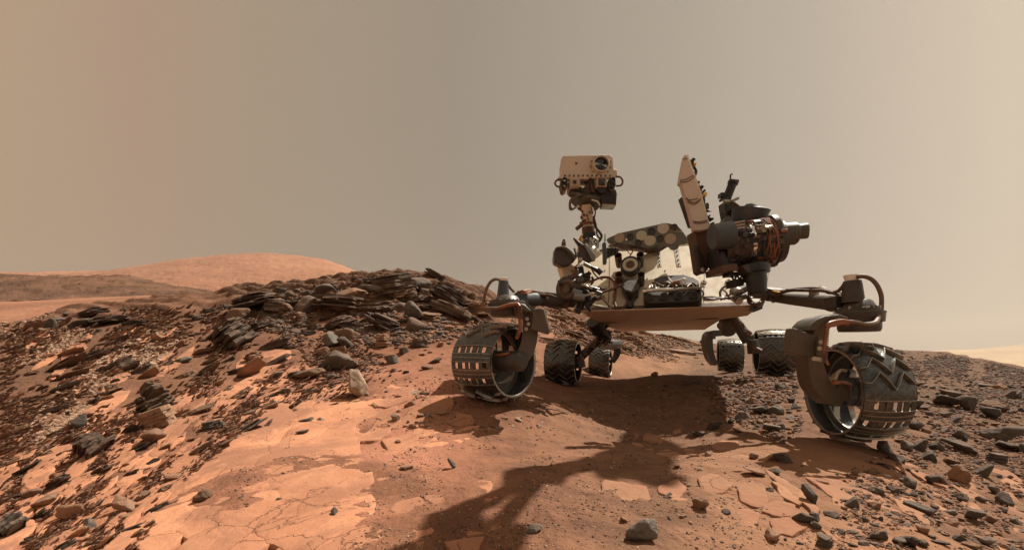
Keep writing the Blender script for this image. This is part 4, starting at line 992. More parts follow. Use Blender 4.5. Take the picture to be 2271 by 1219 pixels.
bx = MB().prism(PP([(1182,684),(1206,683),(1217,729),(1212,741),(1176,730),(1180,712)], 2.64), (.02,.10,0)).build('strut_plate', 'strut', st, .006)
MB().box(P(1197,688,2.63), (.024,.012,.02)).build('plate_tab', 'olive', bx)
for x, y in ((1169,707),(1172,718),(1167,729)): MB().cyl(P(x,y,2.70),P(x,y,2.67),.012,n=12).build('strut_bolt', 'steel', st)
MB().lathe(P(1150,801,2.64)+Vector((.03,-.02,0)), Vector((-.75,.66,0)), [(0,.045),(.02,.062),(.10,.066),(.20,.066)], 30).build('wheel_motor', 'dark', st)
MB().prism(PP([(1115,790),(1126,788),(1128,812),(1116,812)], 2.66), (.06,.05,0)).build('motor_plate', 'olive', st, .006)
MB().tube([P(1098,787,2.70),P(1112,786,2.66),P(1128,783,2.63)], .009, 8).build('orange_lead', 'copper', st)

# right front
Rr = MB().tube([Pd(1694,655,1690,1880,3.2,2.35), Pd(1740,661,1690,1880,3.2,2.35), Pd(1800,667,1690,1880,3.2,2.35), Pd(1872,674,1690,1880,3.2,2.35)], lambda t: .034+.014*t, 28, 4).build('rocker_arm', 'strut', rover)
b = MB(); b.tube([Pd(1720,655,1690,1880,3.1,2.25),Pd(1745,645,1690,1880,3.1,2.25),Pd(1790,640,1690,1880,3.1,2.25),Pd(1820,641,1690,1880,3.1,2.25),Pd(1845,648,1690,1880,3.1,2.25),Pd(1870,652,1690,1880,3.1,2.25)], .012, 8)
b.tube([Pd(1745,643,1690,1880,3.1,2.25),Pd(1800,644,1690,1880,3.1,2.2),Pd(1830,645,1690,1880,3.1,2.2),Pd(1866,655,1690,1880,3.1,2.2)], .010, 8); b.build('arm_cable', 'brown', Rr)
b = MB(); b.tube([P(1806,647,2.6),P(1815,641,2.58),P(1822,638,2.55),P(1834,646,2.5),P(1842,649,2.48)], .012, 8); b.build('bright_lead', 'steel', Rr)
b = MB(); b.prism(PP([(1760,641),(1808,639),(1812,643),(1764,645)], 2.66), (0,.05,0)); b.build('cable_tray', 'dark', Rr, .002)
MB().box(P(1805,647,2.58), (.035,.04,.04)).build('clip', 'steel', Rr)
b = MB(); b.lathe(P(1716,652,3.0), (0,-.35,.94), [(0,.05),(.035,.052),(.04,.048)], 24); ky = b.build('pivot_housing', 'olive', Rr)
MB().lathe(P(1724,647,2.96), (.1,-.35,.94), [(0,.040),(.008,.040)], 24).build('pivot_cover', 'gold', ky)
b = MB(); b.tube([P(1700,643,3.0),P(1706,652,3.0),P(1702,664,3.0),P(1710,660,2.98),P(1716,668,3.0)], .014, 8); b.build('hose', 'dark', Rr)
SR = steering(1905, 664, 735, 92, 2.20, rover, 'steering_housing')
MB().prism(PP([(1850,656),(1864,653),(1880,660),(1882,690),(1862,688),(1852,684)], 2.24), (0,.08,0)).build('housing_neck', 'dark', SR, .006)
ac = MB().lathe(P(1892,670,2.2), P(1890,623,2.2)-P(1892,670,2.2), [(0,.050),(.09,.042),(.10,.040),(.11,.038)], 28).build('steering_actuator', 'dark', SR)
MB().lathe(P(1889,623,2.2), (0,0,1), [(0,.030),(.006,.030),(.026,.036),(.030,.035),(.030,.001)], 28).build('cap', 'white', ac)
MB().lathe(P(1902,614,2.17), (.3,-1,0), [(0,.010),(.01,.010),(.011,.001)], 16).build('cap_port', 'black', ac)
b = MB(); b.tube([P(1903,613,2.16),P(1918,613,2.14),P(1934,620,2.13),P(1946,634,2.12),P(1954,654,2.12),P(1955,675,2.12),P(1951,694,2.12),P(1947,706,2.1)], .0105, 8)
b.tube([P(1874,627,2.2),P(1868,636,2.22),P(1860,644,2.25),P(1850,648,2.3)], .009, 8); b.build('actuator_cable', 'cable', ac)
b = MB(); b.tube([P(1947,706,2.06),P(1940,716,2.0),P(1920,719,1.98),P(1905,716,1.98),P(1890,714,1.98),P(1876,714,1.98)], .011, 8); b.build('front_harness', 'cable', SR)
b = MB(); b.cyl(P(1948,702,2.1),P(1943,714,2.05),.012,n=10); b.cyl(P(1866,713,1.97),P(1880,716,1.97),.014,n=10); b.build('connector', 'copper', SR)
b = MB()
for o_ in (0, 5, 9): b.tube([P(1884-o_,712+o_*.5,1.96),P(1868,710+o_*.7,1.95),P(1852,712+o_,1.94),P(1838,717+o_*.8,1.93),P(1834,730+o_,1.93),P(1833,745,1.93),P(1829,770,1.93),P(1829,790,1.94),P(1836,808,1.96)], .0065, 8)
b.build('orange_harness', 'copper', SR)
b = MB()
for y in range(728,806,4): b.lathe(P(1833-(y-728)*.06,y,1.935), (0,0,1), [(0,.0115),(.005,.0115)], 8)
b.build('harness_ties', 'brown', SR)['kind'] = 'stuff'
st = curved_strut('wheel_strut', 'strut', [(1880,712),(1852,708),(1828,722),(1814,752),(1810,800),(1822,850),(1850,880),(1872,885)], [18,26,28,30,34,42,38,30], lambda x, y: 2.02+(y-700)*.0006, .10, rover)
MB().prism(PP([(1795,732),(1800,720),(1812,708),(1830,700),(1862,697),(1862,702),(1846,703),(1830,711),(1818,722),(1812,734)], 1.99), (0,.14,0)).build('strut_hood', 'olive', st, .01)
bx = MB().prism(PP([(1761,727),(1764,727),(1818,748),(1813,790),(1790,792),(1752,781)], 2.0), (-.01,.05,0)).build('strut_plate', 'strut', st, .006)
MB().box(P(1772.5,735,1.97), (.020,.012,.014), Matrix.Rotation(.3,3,'Y')).build('plate_tab', 'olive', bx)
for x, y in ((1806,795),(1814,796),(1822,797),(1818,772),(1821,758)): MB().cyl(P(x,y,1.99),P(x,y,1.96),.010,n=12).build('strut_bolt', 'steel', st)
MB().prism(PP([(1815,745),(1829,750),(1826,790),(1811,788)], 1.985), (0,.05,0)).build('strut_side', 'strut', st, .003)
MB().prism(PP([(1862,858),(1868,852),(1888,850),(1890,892),(1864,890),(1838,884)], 2.13), (.05,.08,0)).build('motor_plate', 'strut', st, .008)
MB().lathe(P(1856,868,2.24), (.97,.05,0), [(0,.05),(.02,.070),(.14,.075),(.18,.07)], 30).build('wheel_motor', 'dark', st)
MB().tube([P(1848,849,2.08),P(1866,847,2.10),P(1880,850,2.12),P(1886,854,2.13)], .009, 8).build('orange_lead', 'copper', st)
MB().tube([P(1852,842,2.1),P(1858,826,2.12),P(1866,820,2.14),P(1876,822,2.15)], .007, 8).build('clear_lead', 'spot2', st)

# bogies under the rear
bl_ = MB().tube([P(1316,712,4.6),P(1330,735,4.7),P(1345,752,4.8)], lambda t: .085-.02*t, 14, 3).build('bogie_pivot', 'black', rover)
MB().tube([P(1338,745,4.75),P(1312,768,4.85),P(1288,792,4.9)], .048, 14, 3).build('bogie_arm', 'dark', bl_)
MB().cyl(P(1282,790,4.85),P(1286,815,4.85),.06,.07,20).build('wheel_motor', 'dark', bl_)
MB().tube([P(1326,758,6.0),P(1345,763,6.4),P(1372,763,6.9)], .075, 14, 3).build('bogie_arm', 'black', bl_)
curved_strut('rear_strut', 'black', [(1340,757),(1362,758),(1370,766),(1370,785),(1360,803)], [11,11,12,11,8], 6.9, .14, bl_)
wr = random.Random(21); b = MB()
for i in range(22):
    x, y = 1334+wr.uniform(-16,20), 742+wr.uniform(-18,18); b.tube([P(x+wr.uniform(-7,7),y+wr.uniform(-7,7),4.7+wr.uniform(-.05,.15)) for _ in range(3)], .014, 6, 3)
for i in range(14):
    t = wr.random(); x, y = 1334-t*50, 748+t*48; b.tube([P(x+wr.uniform(-6,6),y+wr.uniform(-6,6),4.78) for _ in range(3)], .011, 6, 3)
b.build('bogie_cabling', 'cable', bl_)
br_ = MB().cyl(P(1616,700,4.7), P(1614,732,4.9), .10, .09, 20).build('bogie_pivot', 'olive', rover)
MB().lathe(P(1598,722,5.1), (0,-1,0), [(0,.045),(.05,.05),(.08,.04)], 18).build('pivot_knob', 'olive', br_)
MB().tube([P(1627,708,4.5),P(1643,730,4.45),P(1660,756,4.4)], lambda t: .050+.012*t, 16, 3).build('bogie_arm', 'olive', br_)
MB().cyl(P(1668,753,4.32),P(1672,783,4.32),.052,.058,20).build('wheel_motor', 'dark', br_)
MB().tube([P(1668,770,4.3),P(1688,780,4.25)], .03, 10, 1).build('motor_pipe', 'brown', br_)
curved_strut('rear_strut', 'dark', [(1626,734),(1600,738),(1577,742),(1574,765),(1580,792),(1590,808)], [14,13,15,15,13,9], 6.1, .16, br_)
MB().cyl(P(1576,735,6.15),P(1577,752,6.15),.07,.06,20).build('rear_steering', 'dark', br_)
b = MB()
for i in range(16):
    t = wr.random(); x, y = 1630+t*42, 705+t*50; b.tube([P(x+wr.uniform(-4,8),y+wr.uniform(-8,5),4.35) for _ in range(3)], .010, 6, 3)
b.build('bogie_cabling', 'cable', br_)
MB().tube([P(1612,706,5.2),P(1606,716,5.2),P(1620,716,5.2)], .05, 12, 3).build('differential_link', 'dark', br_)

# ------------------------------------------------------------------ wheels
WR, WW = 0.25, 0.35
def wheel_protos():
    nA, nX = 120, 25
    def rad(s): return WR*(1-0.075*abs(2*s-1)**2.2)
    S = np.linspace(0, 1, nX); A = np.linspace(0, 2*PI, nA, endpoint=False)
    v = []; f = []
    for layer, dr in ((0, 0), (1, -0.004)):
        for a in A:
            for s in S: v.append((math.cos(a)*(rad(s)+dr), (s-.5)*WW, math.sin(a)*(rad(s)+dr)))
    # rows of square windows: two rows of holes in one sector
    hole = set()
    for row, js in ((3, (3, 4, 7, 10, 11, 14, 18, 19)), (11, (2, 3, 6, 7, 11, 14, 15, 19, 20)), (19, (4, 5, 8, 12, 13, 16, 20))):
        for jj in js:
            for aa in (row, row+1, row+2): hole.add((aa, jj))
    inner = []
    def I(l, a, s): return l*nA*nX+(a % nA)*nX+s
    for a in range(nA):
        for s in range(nX-1):
            if (a, s) in hole: continue
            f.append((I(0,a,s), I(0,a,s+1), I(0,a+1,s+1), I(0,a+1,s)))
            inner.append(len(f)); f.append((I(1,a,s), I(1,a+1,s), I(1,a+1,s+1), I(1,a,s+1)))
            for (da, ds, e) in ((-1,0,((0,0),(0,1))), (1,0,((1,1),(1,0))), (0,-1,((1,0),(0,0))), (0,1,((0,1),(1,1)))):
                na, ns = (a+da) % nA, s+ds
                if (na, ns) in hole or ns < 0 or ns > nX-2:
                    p, q = e; f.append((I(0,a+p[0],s+p[1]), I(0,a+q[0],s+q[1]), I(1,a+q[0],s+q[1]), I(1,a+p[0],s+p[1])))
    me = {}
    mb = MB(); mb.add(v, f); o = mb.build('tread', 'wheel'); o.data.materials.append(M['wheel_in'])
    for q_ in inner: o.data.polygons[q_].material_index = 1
    me['tread'] = o.data; bpy.data.objects.remove(o)
    # zigzag cleat
    def cleat(path, w, h):
        vv = []; ff = []
        for (a, s) in path:
            r0 = rad(s)-.003; r1 = rad(s)+h
            for (r, da) in ((r0, -w), (r1, -w*.5), (r1, w*.5), (r0, w)):
                aa = a+da/WR; vv.append((math.cos(aa)*r, (s-.5)*WW, math.sin(aa)*r))
        for i in range(len(path)-1):
            for k in range(4): ff.append((i*4+k, i*4+(k+1) % 4, (i+1)*4+(k+1) % 4, (i+1)*4+k))
        ff += [(3,2,1,0), tuple((len(path)-1)*4+k for k in range(4))]
        return vv, ff
    zz = []
    pts = [(0,0),(0,.10),(.20,.28),(-.13,.50),(.20,.72),(0,.90),(0,1)]
    for i in range(len(pts)-1):
        for k in range(3):
            t = k/3; zz.append((pts[i][0]+(pts[i+1][0]-pts[i][0])*t, pts[i][1]+(pts[i+1][1]-pts[i][1])*t))
    zz.append(pts[-1])
    vv, ff = cleat(zz, .0055, .018); mb = MB(); mb.add(vv, ff); o = mb.build('cleat', 'cleat', smooth_=False); me['zig'] = o.data; bpy.data.objects.remove(o)
    vv, ff = cleat([(0, s) for s in np.linspace(0, 1, 9)], .004, .008); mb = MB(); mb.add(vv, ff); o = mb.build('cleat', 'cleat', smooth_=False); me['bar'] = o.data; bpy.data.objects.remove(o)
    # inner rim rings, hub, spokes
    re = rad(0)
    mb = MB(); 
    for s in (-1, 1):
        mb.lathe((0, s*WW/2, 0), (0, -s, 0), [(0,re+.001),(0,re-.014),(.010,re-.016),(.012,re-.005)], 60, False)
    mb.lathe((0, -.02, 0), (0, 1, 0), [(0,re+.004),(0,re-.03),(.012,re-.03),(.012,re+.004)], 60, False)
    o = mb.build('rim', 'steel'); me['rim'] = o.data; bpy.data.objects.remove(o)
    mb = MB(); mb.lathe((0, -.05, 0), (0, 1, 0), [(0,.05),(.01,.075),(.10,.08),(.12,.05)], 32); o = mb.build('hub', 'dark'); me['hub'] = o.data; bpy.data.objects.remove(o)
    mb = MB(); vv = []; ff = []; n = 12
    for i in range(n+1):
        t = i/n; r = .07+(re-.02-.07)*t; a = 1.1*t*t; y = .045*math.sin(PI*t)
        for (dy, dr) in ((-.022, 0), (.022, 0), (.022, .005), (-.022, .005)):
            vv.append((math.cos(a)*r-math.sin(a)*dr, y+dy, math.sin(a)*r+math.cos(a)*dr))
    for i in range(n):
        for k in range(4): ff.append((i*4+k, i*4+(k+1) % 4, (i+1)*4+(k+1) % 4, (i+1)*4+k))
    ff += [(3,2,1,0), tuple(n*4+k for k in range(4))]
    mb.add(vv, ff); o = mb.build('spoke', 'steel'); me['spoke'] = o.data; bpy.data.objects.remove(o)
    return me
WM = wheel_protos()
def wheel(c, n, roll, scale=1.0, narrow=1.0):
    """c: centre; n: direction from centre to the open inner face; roll: where the window rows sit"""
    n = Vector(n).normalized()
    y = -n; x = y.cross(UP).normalized(); z = x.cross(y)
    R = Matrix((x, y, z)).transposed()          # local -Y side faces n
    R4 = (Matrix.Translation(c) @ (R @ Matrix.Rotation(roll, 3, 'Y')).to_4x4() @ Matrix.Scale(scale, 4) @ Matrix.Scale(narrow, 4, (0, 1, 0)))
    w = bpy.data.objects.new('wheel', WM['tread']); COL.objects.link(w); w.parent = rover; w.matrix_world = R4; w.matrix_local = R4
    def ch(nm, me, L=None):
        o = bpy.data.objects.new(nm, me); COL.objects.link(o); o.parent = w; o.matrix_local = L or Matrix.Identity(4); return o
    ch('rim', WM['rim']); ch('hub', WM['hub'])
    for k in range(6): ch('spoke', WM['spoke'], Matrix.Rotation(-2*PI*k/6, 4, 'Y'))
    da = 2*PI/120
    for a in (2.5, 6.5, 8.5, 10.5, 14.5, 16.5, 18.5, 22.5):
        ch('cleat', WM['bar'], Matrix.Rotation(-(a)*da, 4, 'Y'))
    N = 15
    for k in range(N):
        a = 29+k*(90/N); ch('cleat', WM['zig'], Matrix.Rotation(-a*da, 4, 'Y'))
    return w
R_ = math.radians
WHEELS = [
 # centre px, row, distance, axis towards open face, roll, scale
 (1097, 802, 2.90, (.766,-.643,0), R_(-147), 1.0),
 (1896, 868, 2.24, (-1.0,.05,0), R_(72), .98),
 (1250, 803, 5.00, (.94,-.35,0), R_(33), 1.0),
 (1332, 804, 7.40, (.94,-.35,0), R_(20), .98),
 (1716, 781, 4.70, (-.94,.35,0), R_(-32), 1.0),
 (1619, 787, 6.70, (-.94,.35,0), R_(-20), .98),
]
for px, py, d, n, roll, s_ in WHEELS: wheel(P(px, py, d), n, roll, s_, 0.70 if px > 1850 else 1.0)
# ------------------------------------------------------------------ rock shapes
def _ico(sub):
    bm = bmesh.new(); bmesh.ops.create_icosphere(bm, subdivisions=sub, radius=1)
    v = np.array([p.co[:] for p in bm.verts]); f = np.array([[q.index for q in p.verts] for p in bm.faces]); bm.free(); return v, f
ICO = {s: _ico(s) for s in (1, 2, 3, 4)}
def n3(p, seed, sc_=1.0):
    x, y, z = p[:, 0]*sc_+5, p[:, 1]*sc_+9, p[:, 2]*sc_+3
    return (fbm(x+z*.7, y-z*.6, 3, seed)+fbm(y+z*.8, x+z*.5, 3, seed+9)+fbm(z*1.1-x*.4, x*.5+y*.8, 3, seed+4))/1.7
def rock_shape(seed, planes=14, sub=4, rough=.05, flat=1.0, sharp=18):
    g = np.random.default_rng(seed); v, f = ICO[sub]
    n = g.normal(size=(planes, 3)); n /= np.linalg.norm(n, axis=1)[:, None]; h = g.uniform(.55, 1.0, planes)
    d = v@n.T/h
    r = 1/np.maximum((np.clip(d, 0, None)**sharp).sum(1)**(1/sharp), .6)
    p = v*r[:, None]
    p = p*(1+rough*n3(p, seed, 2.2)+rough*.5*n3(p, seed+50, 6)+rough*.25*n3(p, seed+70, 15))[:, None]
    p[:, 2] *= flat
    return p, f
def lam_shape(seed, layers=9, npt=22, thick=None, ragged=.10):
    """a stack of thin uneven beds; unit half width about 1, height about 1"""
    g = np.random.default_rng(seed); v = []; f = []
    k = g.integers(5, 8); an = np.sort(g.uniform(0, 2*PI, k)); hh = g.uniform(.65, 1.0, k)
    th_ = np.linspace(0, 2*PI, npt, endpoint=False)
    base = 1/np.maximum(np.max(np.cos(th_[:, None]-an)/hh, 1), .75)
    t = g.uniform(.4, 1.8, layers); t = t/t.sum(); z = -0.5; off = np.zeros(2); w = 1.0; tilt = g.uniform(-.05, .05, 2)
    for i in range(layers):
        w = np.clip(w+g.uniform(-.10, .09), .72, 1.05) if g.random() > .15 else w*g.uniform(.8, 1.0)
        off = off*.7+g.uniform(-.05, .05, 2)
        r = base*w*(1+g.uniform(-ragged, ragged, npt)*.6+ragged*np.sin(th_*3+g.uniform(0, 6)))
        top = z+t[i]*(g.uniform(.72, .95)); b0 = len(v)
        r2 = r*(1-g.uniform(.01, .06, npt))
        x, y = r*np.cos(th_)+off[0], r*np.sin(th_)+off[1]; x2, y2 = r2*np.cos(th_)+off[0], r2*np.sin(th_)+off[1]
        for q in range(npt): v.append((x[q], y[q], z+x[q]*tilt[0]+y[q]*tilt[1]))
        for q in range(npt): v.append((x2[q], y2[q], top+x2[q]*tilt[0]+y2[q]*tilt[1]+g.uniform(-.01, .01)))
        xi = r2*.84
        for q in range(npt): v.append((xi[q]*np.cos(th_[q])+off[0], xi[q]*np.sin(th_[q])+off[1], z-.02))
        c = len(v); v.append((off[0], off[1], top+g.uniform(-.01, .015)))
        for q in range(npt):
            q2 = (q+1) % npt; f += [(b0+q, b0+q2, b0+npt+q2), (b0+q, b0+npt+q2, b0+npt+q), (b0+npt+q, b0+npt+q2, c), (b0+q2, b0+q, b0+2*npt+q), (b0+q2, b0+2*npt+q, b0+2*npt+q2)]
        z += t[i]
    return np.array(v), np.array(f)
def plate_shape(seed, npt=16):
    g = np.random.default_rng(seed); k = g.integers(4, 7); an = np.linspace(0, 2*PI, k, endpoint=False)+g.uniform(-.35, .35, k); hh = g.uniform(.62, 1.0, k)
    th_ = np.linspace(0, 2*PI, npt, endpoint=False)+g.uniform(-.08, .08, npt)
    r = 1/np.maximum(np.max(np.cos(th_[:, None]-an)/hh, 1), .7); r = r*(1+g.uniform(-.06, .06, npt))
    return r*np.cos(th_), r*np.sin(th_)
def to_mesh(name, vf, flatshade=False):
    v, f = vf; me = mesh_np(name, v, np.asarray(f), [M['rock_dark']], not flatshade)
    return me
_fs = True
VAR = {
 'angular': [to_mesh('rock', rock_shape(100+i, planes=rng.integers(8, 14), rough=.08, flat=.85, sharp=34)) for i in range(14)],
 'blunt': [to_mesh('rock', rock_shape(200+i, planes=20, rough=.08, flat=.7, sharp=12)) for i in range(8)],
 'flake': [to_mesh('rock', rock_shape(300+i, planes=11, rough=.09, flat=.30, sharp=32)) for i in range(10)],
 'lam': [to_mesh('laminated_rock', lam_shape(400+i, layers=int(rng.integers(7, 14)), npt=18, ragged=.16), True) for i in range(12)],
 'lamthick': [to_mesh('laminated_rock', lam_shape(500+i, layers=int(rng.integers(4, 7)), npt=16, ragged=.12), True) for i in range(6)],
 'rough': [to_mesh('rock', rock_shape(600+i, planes=16, rough=.22, flat=.9, sharp=14)) for i in range(5)],
}
for k in ('angular', 'flake'):
    for me in VAR[k]:
        for e in me.edges: pass
COUNT = {}
def put(kind, vi, loc, size, rot, mat, name, label, cat, group=None):
    me = VAR[kind][vi % len(VAR[kind])]
    o = bpy.data.objects.new(name, me); COL.objects.link(o)
    o.location = loc; o.scale = size; o.rotation_euler = rot
    if len(me.materials) == 0: me.materials.append(M[mat])
    o.material_slots[0].link = 'OBJECT'; o.material_slots[0].material = M[mat]
    o['label'] = label; o['category'] = cat
    if group: o['group'] = group
    return o
